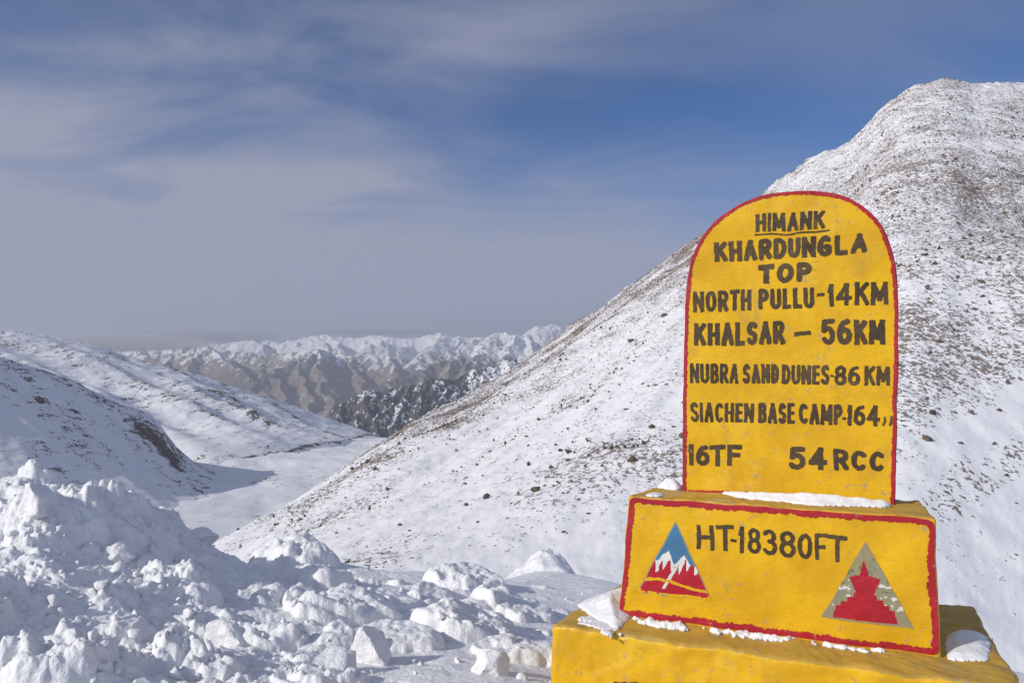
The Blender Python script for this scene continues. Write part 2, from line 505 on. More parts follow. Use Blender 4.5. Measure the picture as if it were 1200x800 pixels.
M_hill2 = mat_slope("far_hill_snow", 0.055, math.radians(-38), (1, 0.30, 1), (0.16, 0.12, 0.10), (0.10, 0.09, 0.09), fine=2.6, bumpd=1.2)
tag(ridge_patch("far_hill", -700, 470, 620, 300, SKY_C,
                [(-700, 1900), (0, 2250), (200, 2700), (432, 3300), (480, 3400)],
                [(-700, 1250), (0, 1250), (160, 1230), (300, 1270), (400, 1750), (480, 2300)], M_hill2, rel_c, rock_c, 900, 420),
    "long snowy ridge with ribs running down into the valley", "hill", kind="structure")

# ------------------------------------------------------------------ dark crag and the far range
def ridge_field(name, label, px0, px1, nc, d0, d1, nr, ridges, k, warp, rough, floor, mat, rockf, seed):
    """mountains as the upper envelope of slopes falling from a network of crest lines"""
    P, D = np.meshgrid(np.linspace(px0, px1, nc), np.linspace(d0, d1, nr))
    X = (P - 600) / F * D
    wx = X + warp * fbm(X / (warp * 5) + seed, D / (warp * 5), o=4); wy = D + warp * fbm(X / (warp * 5) + seed + 9, D / (warp * 5), o=4)
    Z = np.full(X.shape, -9e9)
    for line in ridges:
        q = [((px - 600) / F * d, d, zof(v, d)) for px, v, d in line]
        for a_, b_ in zip(q[:-1], q[1:]):
            dx, dy = b_[0] - a_[0], b_[1] - a_[1]
            t = np.clip(((wx - a_[0]) * dx + (wy - a_[1]) * dy) / (dx * dx + dy * dy), 0, 1)
            dist = np.hypot(wx - a_[0] - t * dx, wy - a_[1] - t * dy)
            dist2 = np.hypot(X - a_[0] - t * dx, D - a_[1] - t * dy)
            h = a_[2] + (b_[2] - a_[2]) * t - k * np.minimum(dist, dist2 * 1.5 + 5)
            Z = np.maximum(Z, h)
    g1 = ridged(X / (rough * 6) + seed, D / (rough * 6), 6, gain=0.55); Zr = Z
    up = sstep(0, rough * 3, Z - floor)
    Z = Z + up * rough * 1.2 * (g1 - 0.35)
    Z = np.where(Z < floor, floor + 0.15 * (np.maximum(Z, floor - 400) - floor), Z)
    gz, gx_ = np.gradient(Z); lap = np.zeros_like(Z)
    lap[1:-1, 1:-1] = (Z[2:, 1:-1] + Z[:-2, 1:-1] + Z[1:-1, 2:] + Z[1:-1, :-2] - 4 * Z[1:-1, 1:-1])
    r = np.clip(rockf(P, X, D, Z, g1, lap), 0, 1)
    return tag(mesh_np(name, np.stack([X, D, Z], -1).reshape(-1, 3), grid_faces(*P.shape), mat, attr={'rock': r}), label, "mountain", kind="structure")


M_crag = mat_slope("crag_rock", 0.022, math.radians(20), (1, 0.5, 0.6), (0.060, 0.054, 0.060), (0.095, 0.08, 0.078), fine=2.2, soft=0.10, bumpd=5)  # dark rock, with the shade on the crag put into its colour too
crest = [(365, 512, 5000), (385, 494, 5050), (402, 474, 5100), (430, 461, 5150), (455, 458, 5200), (480, 454, 5250), (500, 447, 5300), (530, 441, 5400), (560, 434, 5500),
         (600, 422, 5600), (650, 408, 5800), (730, 392, 6000)]
spurs = [crest]
for i, (px, v, d) in enumerate(crest[1:-1]):
    spurs.append([(px, v + 1, d), (px - 10 + 3 * (i % 3), v + 22, d - 260), (px - 22 + 5 * (i % 2), v + 52, d - 560)])
    spurs.append([(px + 12, v + 2, d), (px + 4, v + 18, d - 170), (px - 6, v + 34, d - 330)])
ridge_field("dark_crag", "dark rocky crag streaked with snow at the valley mouth", 335, 740, 520, 4100, 6500, 420, spurs, 0.95, 45, 38, -590, M_crag,
            lambda P, X, D, Z, g1, lap: 0.84 - 0.42 * (g1 - 0.35) + 0.16 * fbm(X / 60, D / 60, o=4) - 0.38 * sstep(500, 610, P) - 0.5 * sstep(-575, -592, Z), 2.2)

M_range = mat_slope("far_range", 0.0085, 0.2, (1, 0.7, 0.5), (0.25, 0.20, 0.165), (0.19, 0.16, 0.14), fine=2.2, soft=0.28, bumpd=14)


def rk_range(snowz):
    return lambda P, X, D, Z, g1, lap: (0.05 + 0.88 * sstep(snowz + 230, snowz - 190, Z + 230 * fbm(X / 260, D / 260, o=6, gain=0.6) - 150 * (g1 - 0.3)) + 0.10 * (g1 - 0.3))


ridge_field("brown_range", "brown far mountains with snow on their shoulders", 20, 790, 800, 8300, 12600, 420, [
    [(60, 428, 11800), (140, 420, 11600), (200, 416, 11500), (230, 402, 11700), (252, 414, 11100), (272, 428, 10500), (292, 443, 9900), (318, 470, 9000)],
    [(230, 403, 11700), (222, 425, 10800), (228, 450, 9900)], [(200, 416, 11500), (185, 440, 10500)],
    [(372, 411, 11000), (348, 422, 10500), (322, 436, 10000), (296, 458, 9300), (270, 480, 8800)], [(322, 436, 10000), (334, 462, 9300), (340, 486, 8700)],
    [(372, 411, 11000), (380, 436, 10200), (386, 462, 9500), (394, 490, 8700)], [(348, 422, 10500), (358, 452, 9700), (362, 480, 9000)],
    [(372, 411, 11000), (392, 416, 11300), (412, 424, 11400), (432, 434, 11300), (452, 446, 10900)], [(412, 424, 11400), (420, 448, 10500), (428, 470, 9700)],
    [(310, 418, 12000), (340, 414, 11600), (372, 411, 11000)], [(262, 412, 12200), (290, 415, 12100), (310, 418, 12000), (306, 440, 11000)],
    [(640, 388, 11200), (620, 392, 11000), (600, 391, 10900), (578, 391, 10800), (560, 398, 10600), (538, 409, 10300), (515, 422, 10000), (486, 436, 9600), (456, 449, 9200), (430, 462, 8900)],
    [(600, 391, 10900), (592, 415, 10100), (588, 440, 9300)], [(578, 391, 10800), (560, 420, 9900), (548, 445, 9200)], [(538, 409, 10300), (530, 436, 9500)],
    [(620, 392, 11000), (625, 420, 10000)], [(640, 388, 11200), (700, 392, 11400), (790, 398, 11600)],
], 0.80, 130, 55, -1060, M_range, rk_range(-265), 3.3)
crest = [(0, 404), (60, 406), (120, 405), (170, 404), (200, 405), (236, 401), (262, 404), (300, 399), (320, 402), (345, 400), (372, 393), (390, 394), (405, 398), (425, 396), (440, 394),
         (462, 398), (480, 399), (505, 394), (520, 390), (535, 395), (550, 397), (570, 396), (600, 396), (620, 388), (632, 383), (645, 380), (658, 383), (672, 392), (720, 392), (800, 395)]
net = [[(px, v, 14300) for px, v in crest]]
gr = np.random.default_rng(4)
for i, (px, v) in enumerate(crest):
    s_, ln_ = gr.choice([-1, 1]), gr.uniform(0.5, 1.3)
    if gr.random() < 0.25: continue
    net.append([(px, v + 1, 14300), (px + 10 * s_ * ln_, v + 13 * ln_, 14300 - 700 * ln_), (px + gr.uniform(14, 30) * s_ * ln_, v + 30 * ln_, 14300 - 1500 * ln_)])
ridge_field("snowy_range", "white crest of the farthest mountain range", 0, 800, 760, 12000, 15600, 300, net, 0.78, 150, 70, -1000, M_range, rk_range(-420), 8.1)

# a base sheet under everything, out to the horizon
gx = np.linspace(-16000, 16000, 40); gy = np.linspace(-3000, 16500, 40)
GX, GY = np.meshgrid(gx, gy)
tag(mesh_np("lowland_ground", np.stack([GX, GY, np.full_like(GX, -1250)], -1).reshape(-1, 3), grid_faces(*GX.shape), M_range,
            attr={'rock': np.full(GX.size, 0.5)}), "ground far below the pass", "ground", kind="structure")


# ------------------------------------------------------------------ foreground snow
def tps_fit(pts):
    p = np.array(pts, float); n = len(p)
    d = np.linalg.norm(p[:, None, :2] - p[None, :, :2], axis=-1)
    K = np.where(d > 0, d**2 * np.log(d + 1e-12), 0) + np.eye(n) * 0.002
    Pm = np.c_[np.ones(n), p[:, :2]]
    A = np.block([[K, Pm], [Pm.T, np.zeros((3, 3))]])
    w = np.linalg.solve(A, np.r_[p[:, 2], 0, 0, 0])
    return p, w


def tps_eval(fit, x, y):
    p, w = fit; n = len(p)
    r = w[n] + w[n + 1] * x + w[n + 2] * y
    for i in range(n):
        d2 = (x - p[i, 0])**2 + (y - p[i, 1])**2
        r = r + w[i] * 0.5 * d2 * np.log(d2 + 1e-12)
    return r


FGC = [  # photo column, photo row, depth: (the plane they define is the ploughed bank)
    (-250, 800, 2.9), (0, 800, 2.75), (200, 800, 2.95), (400, 800, 3.1), (600, 800, 3.15), (800, 860, 2.9), (1200, 880, 2.9),
    (-250, 640, 4.2), (0, 700, 3.4), (0, 625, 4.3), (60, 640, 4.1), (120, 615, 4.5), (180, 622, 4.8),
    (-250, 560, 5.2), (-100, 566, 5.2), (0, 578, 5.3), (48, 566, 5.4), (90, 577, 5.5), (140, 584, 5.7), (190, 606, 5.9), (235, 640, 6.1), (262, 668, 6.3),
    (130, 700, 3.75), (200, 690, 4.15), (250, 705, 4.5), (320, 715, 4.3), (230, 760, 3.4), (100, 760, 3.1),
    (300, 668, 5.9), (345, 643, 6.6), (400, 660, 6.7), (460, 668, 7.0), (520, 672, 7.3), (560, 682, 7.4), (600, 676, 7.8), (640, 668, 8.3), (690, 684, 8.2),
    (400, 690, 5.2), (480, 705, 5.1), (560, 700, 5.8), (620, 715, 5.6), (660, 735, 5.0),
    (330, 745, 3.8), (440, 765, 3.65), (540, 755, 4.0), (610, 770, 3.9),
    (760, 700, 8.0), (900, 740, 7.2), (1050, 765, 6.6), (1200, 790, 6.0), (1400, 830, 5.6),
    (800, 800, 4.3), (1000, 820, 4.4), (1200, 840, 4.3),
]
fgc = [((px - 600) / F * d, d, zof(py, d)) for px, py, d in FGC]
# the ground falls away behind the crest
for px, cr in ((-250, 6.5), (0, 6.7), (150, 7.0), (250, 7.3), (350, 8.0), (450, 8.4), (560, 8.8), (640, 9.6), (760, 9.4), (900, 8.8), (1200, 7.4), (1400, 7.0)):
    vv = {-250: 700, 0: 720, 150: 730, 250: 745, 350: 730, 450: 735, 560: 745, 640: 735, 760: 765, 900: 800, 1200: 860, 1400: 900}[px]
    for k, dv in ((1.0, 0), (1.35, 40)):
        d = cr * k
        fgc.append(((px - 600) / F * d, d, zof(vv + dv, d)))
FIT = tps_fit(fgc)


def fg_base(X, D):
    az = np.clip(X / D, (-230 - 600) / F, (1400 - 600) / F)      # beyond the photographed part the bank simply runs on
    De = np.minimum(D, 12.5)
    z = tps_eval(FIT, az * D, De)
    ex = np.maximum(D - 11.0, 0)
    return z - 0.52 * ex


def rough_amt(X, D):
    """ploughed, churned snow on the left; wind-smoothed towards the milestone"""
    px = 600 + X / D * F
    return np.clip(1.0 - sstep(250, 560, px) * 0.72 + 0.22 * np.exp(-((px - 345) / 35)**2), 0.26, 1.1)


fg_px = np.concatenate([np.linspace(-2200, -265, 160), np.linspace(-260, 1460, 1050), np.linspace(1466, 2600, 90)])
fg_d = np.concatenate([np.linspace(1.1, 2.4, 50)[:-1], np.exp(np.linspace(math.log(2.4), math.log(9.8), 620)), np.exp(np.linspace(math.log(9.8), math.log(60), 60))[1:]])
FP, FD = np.meshgrid(fg_px, fg_d)
FX = (FP - 600) / F * FD
FZ = fg_base(FX, FD)
RA = rough_amt(FX, FD)
near = 1 - sstep(10, 16, FD)
def worley(x, y, seed=0):
    xi, yi = np.floor(x).astype(int), np.floor(y).astype(int); f1 = np.full(x.shape, 9.0); tilt = np.zeros(x.shape)
    for i in (-1, 0, 1):
        for j in (-1, 0, 1):
            h = _P[(_P[(xi + i + seed) & 511] + yi + j) & 511]; g_ = _G3[h]
            dx, dy = x - (xi + i + 0.5 + 0.45 * g_[..., 0]), y - (yi + j + 0.5 + 0.45 * g_[..., 1])
            d_ = np.hypot(dx, dy); k = d_ < f1
            tilt = np.where(k, dx * g_[..., 2] + dy * _G3[(h + 7) & 511][..., 0] + 0.5 * _G3[(h + 3) & 511][..., 1], tilt); f1 = np.where(k, d_, f1)
    return f1, tilt


wx = FX + 0.09 * fbm(FX * 2.6, FD * 2.6, o=4); wy = FD + 0.09 * fbm(FX * 2.6 + 7, FD * 2.6, o=4)
churn = np.clip(0.30 + 1.5 * fbm(FX * 0.9 + 3, FD * 0.9, o=3), 0.06, 1.25)
f1, t1 = worley(wx * 3.1, wy * 3.1); f2, t2 = worley(wx * 7.7 + 5, wy * 7.7, 31); f3, t3 = worley(wx * 19 + 5, wy * 19, 77)
heap = 1 - sstep(230, 330, FP)
FZ = FZ + near * heap * (0.030 * (0.45 - f2) + 0.034 * t2 * np.clip(1 - 1.1 * f2, 0, 1) + 0.016 * (0.45 - f3) + 0.012 * t3 * np.clip(1 - 1.1 * f3, 0, 1) + 0.05 * fbm(wx * 4, wy * 4, o=4))
FZ = FZ + near * RA * (0.075 * fbm(wx * 1.3, wy * 1.3, o=3) + churn * (0.35 + 0.65 * RA) * (0.070 * (0.45 - f1) + 0.085 * t1 * np.clip(1 - 1.1 * f1, 0, 1) + 0.018 * (0.45 - f2) + 0.026 * t2 * np.clip(1 - 1.1 * f2, 0, 1)
                       + 0.006 * (0.45 - f3) + 0.008 * t3 * np.clip(1 - 1.1 * f3, 0, 1)) + 0.012 * fbm(wx * 9 + 4, wy * 9, o=5, gain=0.6))
lr = np.random.default_rng(21)


def add_lump(px, d, r, h, sharp, ang, asp, tilt=0.35):
    """a block half sunk in the bank: a dome cut by a tilted plane"""
    cxw = (px - 600) / F * d
    j0, j1 = np.searchsorted(fg_px, [px - r * 1.6 * F / d, px + r * 1.6 * F / d])
    i0, i1 = np.searchsorted(fg_d, [d - 1.6 * r, d + 1.6 * r])
    if j1 - j0 < 3 or i1 - i0 < 3: return
    x = FX[i0:i1, j0:j1] - cxw; y = FD[i0:i1, j0:j1] - d
    c, s = math.cos(ang), math.sin(ang)
    u, v = (x * c + y * s) / r, (-x * s + y * c) / (r * asp)
    wv = 0.25 * fbm(x / r * 1.2 + px, y / r * 1.2, o=3); u = u + wv; v = v - wv
    q = (np.abs(u)**sharp + np.abs(v)**sharp)**(1 / sharp)
    dome = np.sqrt(np.clip(1 - q**2, 0, 1))
    cut = 0.62 + tilt * (u * math.cos(px) + v * math.sin(px)) + 0.14 * fbm(x * 9 + px, y * 9, o=4, gain=0.6)
    FZ[i0:i1, j0:j1] += h * np.maximum(np.minimum(dome, cut), 0) * (q < 1)


for k in range(330):
    px = lr.uniform(-250, 700); d = math.exp(lr.uniform(math.log(2.5), math.log(7.6)))
    if lr.random() > 0.9 * float(rough_amt((px - 600) / F * d, d)): continue
    r = min(math.exp(lr.normal(math.log(0.06), 0.55)), 0.20)
    add_lump(px, d, r, r * lr.uniform(0.35, 0.65), lr.uniform(1.6, 3.2), lr.uniform(0, 6.3), lr.uniform(0.6, 1.0))
for px, d, r, h in ((48, 5.4, 0.17, 0.13), (15, 5.2, 0.22, 0.06), (95, 5.55, 0.10, 0.06), (132, 5.65, 0.10, 0.05), (345, 6.5, 0.40, 0.12), (318, 6.3, 0.22, 0.10),
                    (548, 6.3, 0.30, 0.20), (500, 5.2, 0.20, 0.13), (545, 4.4, 0.32, 0.19), (470, 4.0, 0.25, 0.10), (460, 4.9, 0.22, 0.10), (600, 5.3, 0.34, 0.15), (610, 3.9, 0.24, 0.12), (380, 5.5, 0.26, 0.15), (400, 4.5, 0.32, 0.16),
                    (60, 4.3, 0.3, 0.13), (150, 4.75, 0.28, 0.12), (215, 4.2, 0.22, 0.11), (300, 4.6, 0.25, 0.13)):
    add_lump(px, d, r, h, 2.1, px * 0.7, 0.8)
# the wind-cut cone of snow on the crest
cx_, cy_ = (643 - 600) / F * 8.4, 8.4
dx_, dy_ = FX - cx_ + 0.06 * fbm(FX * 4, FD * 4, o=3), FD - cy_ + 0.06 * fbm(FX * 4 + 9, FD * 4, o=3)
rr_ = np.hypot(np.where(dx_ < 0, dx_ * 0.62, dx_ * 1.25), dy_ * 0.8)
FZ += 0.30 * np.clip(1 - rr_ / 0.42, 0, 1)**0.9 * (1 + 0.2 * fbm(FX * 7, FD * 7, o=3)) - 0.05 * np.exp(-(rr_ / 0.1)**2)
tag(mesh_np("snow_ground", np.stack([FX, FD, FZ], -1).reshape(-1, 3), grid_faces(*FX.shape), M_fg),
    "ploughed bank of churned snow along the edge of the pass", "snow", kind="structure")


def ground_z(x, y):
    px = 600 + x / y * F
    j = int(np.clip(np.searchsorted(fg_px, px), 1, len(fg_px) - 1)); i = int(np.clip(np.searchsorted(fg_d, y), 1, len(fg_d) - 1))
    return float(FZ[i, j])


# unit chunk shapes
def chunk_shape(seed, sub=2, cuts=7, noise=0.12, cut_at=0.62):
    bm = bmesh.new(); bmesh.ops.create_icosphere(bm, subdivisions=sub, radius=1.0)
    V = np.array([v.co[:] for v in bm.verts]); Fc = np.array([[v.index for v in f.verts] for f in bm.faces]); bm.free()
    g = np.random.default_rng(seed)
    for _ in range(cuts):
        n = g.normal(size=3); n /= np.linalg.norm(n); c = g.uniform(cut_at, 0.92)
        d = V @ n; V = V - np.maximum(d - c, 0)[:, None] * n
    nv = fbm(V[:, 0] * 2.1 + seed, V[:, 1] * 2.1, V[:, 2] * 2.1, o=3)
    V = V * (1 + noise * nv)[:, None]
    return V, Fc


def rot_mat(g):
    q = g.normal(size=4); q /= np.linalg.norm(q); w, x, y, z = q
    return np.array([[1 - 2 * (y * y + z * z), 2 * (x * y - z * w), 2 * (x * z + y * w)], [2 * (x * y + z * w), 1 - 2 * (x * x + z * z), 2 * (y * z - x * w)],
                     [2 * (x * z - y * w), 2 * (y * z + x * w), 1 - 2 * (x * x + y * y)]])


def merge_chunks(name, shapes, items, mat, smooth):
    VV, FF, off = [], [], 0
    for k, (pos, R, sc) in enumerate(items):
        V, Fc = shapes[k % len(shapes)]
        VV.append((V * sc) @ R.T + pos); FF.append(Fc + off); off += len(V)
    return mesh_np(name, np.concatenate(VV), np.concatenate(FF), mat, smooth=smooth)


# loose crumbs of snow all over the bank (nobody could count them)
shapes = [chunk_shape(s, 2, 14, 0.16, 0.36) for s in range(10)]
items = []
for k in range(3000):
    px = lr.uniform(-250, 720); d = math.exp(lr.uniform(math.log(2.5), math.log(8.2)))
    x = (px - 600) / F * d
    if lr.random() > float(rough_amt(x, d))**1.6 * (0.25 + 1.1 * max(0.0, float(fbm(np.float64(x * 1.7), np.float64(d * 1.7), o=3)))): continue
    r = min(math.exp(lr.normal(math.log(0.014), 0.6)), 0.06)
    items.append((np.array([x, d, ground_z(x, d) + r * 0.25]), rot_mat(lr), np.array([1, lr.uniform(0.7, 1), lr.uniform(0.6, 0.9)]) * r))
tag(merge_chunks("snow_crumbs", shapes, items, M_fg, True), "loose crumbs of snow strewn over the bank", "snow", kind="stuff")

# the big blocks one can point to
BLOCKS = [  # px, py of the foot, depth, size, squash, seed, label
    (436, 772, 3.55, 0.150, (0.95, 0.8, 1.15), 31, "large pointed white snow block in front, nearest the bottom centre of the photo"),
    (392, 790, 3.25, 0.125, (1.2, 0.9, 0.8), 32, "broad snow block touching the bottom edge, left of the pointed block"),
    (540, 700, 5.4, 0.105, (1.3, 0.9, 0.8), 33, "grey wind-worn snow block behind the hollow left of the milestone"),
    (575, 796, 3.35, 0.095, (1.1, 0.8, 0.9), 34, "snow block at the bottom edge close to the yellow pedestal"),
    (270, 752, 3.6, 0.120, (1.2, 0.9, 0.9), 35, "flat-faced snow block on the churned bank left of the pointed block"),
    (140, 668, 4.3, 0.105, (1.2, 0.9, 0.75), 36, "tilted snow slab lying in the shaded face of the tall bank"),
    (45, 640, 4.25, 0.130, (1.0, 0.9, 1.1), 37, "upright snow block on the lit left flank of the tall bank"),
    (235, 668, 5.6, 0.120, (1.2, 0.9, 0.8), 38, "shaded snow block at the right foot of the tall bank"),
]
for px, py, d, s, sq, seed, lab in BLOCKS:
    V, Fc = chunk_shape(seed, 4, 16, 0.08, 0.42)
    g = np.random.default_rng(seed)
    x = (px - 600) / F * d
    V = (V * np.array(sq) * s)
    V = V + 0.012 * np.stack([fbm(V[:, 0] * 14 + i * 5, V[:, 1] * 14, V[:, 2] * 14 + i, o=4) for i in range(3)], -1)
    a = g.uniform(0, 6.3); ca, sa = math.cos(a), math.sin(a)
    V = V @ np.array([[ca, -sa, 0], [sa, ca, 0], [0, 0, 1]]).T
    o = mesh_np("snow_block", V, Fc, M_fg)
    o.location = (x, d, ground_z(x, d) + s * sq[2] * 0.12)
    tag(o, lab, "snow block", "big snow blocks on the bank")

# ------------------------------------------------------------------ rocks on the mountain
M_boulder = mat_rock("brown_boulder", (0.17, 0.125, 0.095), (0.085, 0.07, 0.06), 1.6)
rshapes = [chunk_shape(100 + s, 1, 7, 0.15, 0.5) for s in range(8)]
g = np.random.default_rng(77)
nR, nC = MP.shape
vis = (MT <= 1.0) & (MP > 250) & (MP < 1400)
dA = np.zeros_like(MP)
dA[:-1, :-1] = np.linalg.norm(np.cross(MV[1:, :-1] - MV[:-1, :-1], MV[:-1, 1:] - MV[:-1, :-1]), axis=-1)
clump = np.clip(fbm(MV[..., 0] / 9, MV[..., 1] / 13, o=4) * 1.6 + 0.45, 0.02, 1.5)
wgt = (dA * vis * (np.clip(MR, 0.015, 1)**1.5) * clump).ravel(); wgt /= wgt.sum()
idx = g.choice(len(wgt), 20000, p=wgt)
items = []
for q in idx:
    p = MV.reshape(-1, 3)[q] + np.r_[g.uniform(-0.5, 0.5, 2), 0]
    r = min(math.exp(g.normal(math.log(0.22), 0.45)), 0.7)
    r *= 0.85
    items.append((p + np.array([0, 0, r * 0.15]), rot_mat(g), np.array([1.25, g.uniform(0.7, 1.1), g.uniform(0.5, 0.8)]) * r))
tag(merge_chunks("scree_rocks", rshapes, items, M_boulder, False), "loose brown stones scattered over the snowy mountain flank", "scree", kind="stuff")

# a few boulders big enough to count
protos = []
for s in range(4):
    V, Fc = chunk_shape(200 + s, 3, 9, 0.16, 0.48)
    V = V * np.array([1.25, 0.9, 0.75])
    protos.append(V)
    if s == 0: BF = Fc
spots = [(690, 600, .9), (1108, 575, 1.0), (1190, 648, .6), (1178, 655, .35), (975, 520, .5), (480, 622, .8), (560, 612, .7), (640, 560, .7), (735, 480, 1.1),
         (770, 452, 1.0), (690, 470, .9), (620, 522, .8), (545, 560, .7), (790, 500, .9), (760, 560, .6), (1100, 400, 1.4), (1150, 330, 1.6), (1085, 300, 1.6),
         (1170, 480, 1.0), (1125, 520, .9), (1190, 590, .6), (1140, 605, .5), (705, 545, .8), (600, 590, .7), (440, 590, .9), (395, 625, .8), (665, 625, .5),
         (580, 640, .5), (1185, 700, .22), (1115, 655, .3), (740, 400, 1.5), (780, 370, 1.5)]
colPY = 400 - (MV[..., 2] - EYE) / MV[..., 1] * F
bms = []
first = {}
for k, (px, py, s) in enumerate(spots):
    j = int(np.argmin(np.abs(MP[0] - px))); col = colPY[:, j].copy(); col[MT[:, j] > 1] = 9e9
    i = int(np.argmin(np.abs(col - py))); p = MV[i, j]
    v = k % 4
    if v not in first:
        o = mesh_np("boulder", protos[v], BF, M_boulder, smooth=False); first[v] = o
    else:
        o = first[v].copy(); COL.objects.link(o)
    s = 3.0 * s * p[1] / F
    o.location = (p[0], p[1], p[2] + 0.1 * s); o.scale = (s, s, s); o.rotation_euler = (g.uniform(-.3, .3), g.uniform(-.3, .3), g.uniform(0, 6.3))
    tag(o, "dark brown boulder poking out of the snow on the mountain flank", "boulder", "boulders on the mountain flank")

# ------------------------------------------------------------------ the milestone
TH = math.radians(21.5)
UX, UY = math.cos(TH), -math.sin(TH)          # along the face, to the right
WX, WY = math.sin(TH), math.cos(TH)           # into the stone
C_SLAB, C_BASE, C_PED = 3.44, 3.24, 3.04      # distances of the three front faces
Z_BT, Z_PT = 0.964, 0.462                     # tops of base block and pedestal


def uz(px, py, c):
    a = (np.asarray(px, float) - 600) / F
    y = c / (a * WX + WY)
    return a * y * UX + y * UY, EYE - (np.asarray(py, float) - 400) / F * y


def top_uw(px, py, z):
    """point of a photo on the horizontal plane z -> (u, w)"""
    y = (EYE - z) * F / (py - 400.0); x = (px - 600) / F * y
    return x * UX + y * UY, x * WX + y * WY


def world(u, w, z):
    return np.stack([u * UX + w * WX, u * UY + w * WY, z], -1)


def wob(u, w, z, amp=0.0035):
    """hand-plastered unevenness, shared by stone and paint so the paint follows the stone"""
    du = amp * fbm(u * 7, z * 7, w * 7, o=3); dw = amp * fbm(u * 7 + 31, z * 7 + 3, w * 7, o=3); dz = amp * fbm(u * 7 + 9, z * 7 + 57, w * 7, o=3)
    return u + du, w + dw, z + dz


milestone = bpy.data.objects.new("milestone", None); COL.objects.link(milestone)
milestone.location = tuple(world(np.float64(0.98), np.float64(3.4), np.float64(0.0)))
tag(milestone, "yellow milestone edged in red with black painted distances, standing on a stepped plinth in snow", "milestone")
bpy.context.view_layer.update()
MI = milestone.matrix_world.inverted()


def part(name, V, Q, mats, parent, **kw):
    V = np.asarray(V) - np.array(milestone.location)
    return mesh_np(name, V, Q, mats, parent, **kw)


def resample(poly, step):
    p = np.array(poly, float); q = np.roll(p, -1, 0); outp = []
    for a, b in zip(p, q):
        n = max(1, int(round(np.linalg.norm(b - a) / step)))
        for k in range(n): outp.append(a + (b - a) * k / n)
    return np.array(outp)


def round_poly(poly, r, n=5):
    p = np.array(poly, float); o = []
    for i in range(len(p)):
        a, b, c = p[i - 1], p[i], p[(i + 1) % len(p)]
        d1 = a - b; d2 = c - b; l1, l2 = np.linalg.norm(d1), np.linalg.norm(d2)
        rr = min(r, l1 * 0.45, l2 * 0.45); s, e = b + d1 / l1 * rr, b + d2 / l2 * rr
        for k in range(n + 1):
            t = k / n; o.append((1 - t)**2 * s + 2 * t * (1 - t) * b + t * t * e)
    return np.array(o)


def inset(poly, d):
    """move a dense closed outline inwards"""
    t = np.roll(poly, -1, 0) - np.roll(poly, 1, 0); t /= np.linalg.norm(t, axis=1)[:, None]
    area = 0.5 * np.sum(poly[:, 0] * np.roll(poly[:, 1], -1) - np.roll(poly[:, 0], -1) * poly[:, 1])
    n = np.c_[-t[:, 1], t[:, 0]] * np.sign(area)
    return poly + n * d


def bspl(pts, step=0.01):
    """Catmull-Rom through open points"""
    p = np.array(pts, float); p = np.vstack([2 * p[0] - p[1], p, 2 * p[-1] - p[-2]]); o = []
    for i in range(1, len(p) - 2):
        for t in np.linspace(0, 1, 9)[:-1]:
            a, b, c, d = p[i - 1:i + 3]
            o.append(0.5 * (2 * b + (c - a) * t + (2 * a - 5 * b + 4 * c - d) * t * t + (3 * b - a - 3 * c + d) * t**3))
    o.append(p[-2]); return np.array(o)


# --- slab: outline drawn in the plane of its face
SL = [(800, 594), (799.5, 540), (800, 480), (801, 420), (802, 375), (804.5, 332), (810, 304), (820, 281), (835, 262), (856, 245), (882, 232), (912, 225.5),
      (944, 223), (972, 225), (996, 232), (1016, 245), (1032, 263), (1043, 286), (1049, 310), (1052, 335), (1053, 400), (1052, 470), (1050.5, 540), (1049, 602)]
su, sz = uz([p[0] for p in SL], [p[1] for p in SL], C_SLAB)
slab_line = bspl(np.c_[su, sz])
slab_poly = resample(slab_line, 0.010)


def loft(rings):
    """rings: list of (n,3) arrays (u,w,z); returns quads; the last ring is closed by its mean"""
    n = len(rings[0]); V = np.concatenate(rings); Q = grid_faces(len(rings), n, True)
    return V, Q


def disc_rings(poly, ks):
    c = poly.mean(0); return [c + (poly - c) * k for k in ks]


def build_slab():
    th = 0.105
    rings = []
    ks = [0.002] + list(np.linspace(0.04, 0.97, 34))
    p0 = inset(slab_poly, 0.007)
    for r in disc_rings(p0, ks): rings.append(np.c_[r[:, 0], np.full(len(r), C_SLAB), r[:, 1]])
    nfront = len(rings)
    for ins, w in ((0.007, 0.0), (0.003, 0.0015), (0.0008, 0.004), (0, 0.008), (0, 0.03), (0.002, 0.06), (0.006, 0.09), (0.010, 0.099), (0.016, th)):
        r = inset(slab_poly, ins); rings.append(np.c_[r[:, 0], np.full(len(r), C_SLAB + w), r[:, 1]])
    for r in disc_rings(inset(slab_poly, 0.02), [0.95, 0.5, 0.002]): rings.append(np.c_[r[:, 0], np.full(len(r), C_SLAB + th), r[:, 1]])
    V, Q = loft(rings)
    u, w, z = wob(V[:, 0], V[:, 1], V[:, 2])
    n = len(slab_poly); mi = np.zeros(len(Q), int); rowi = np.arange(len(Q)) // n
    mi[rowi >= nfront - 0] = 1
    return part("slab", world(u, w, z), Q[:, ::-1], [M_yellow, M_red], milestone, mat_idx=mi)


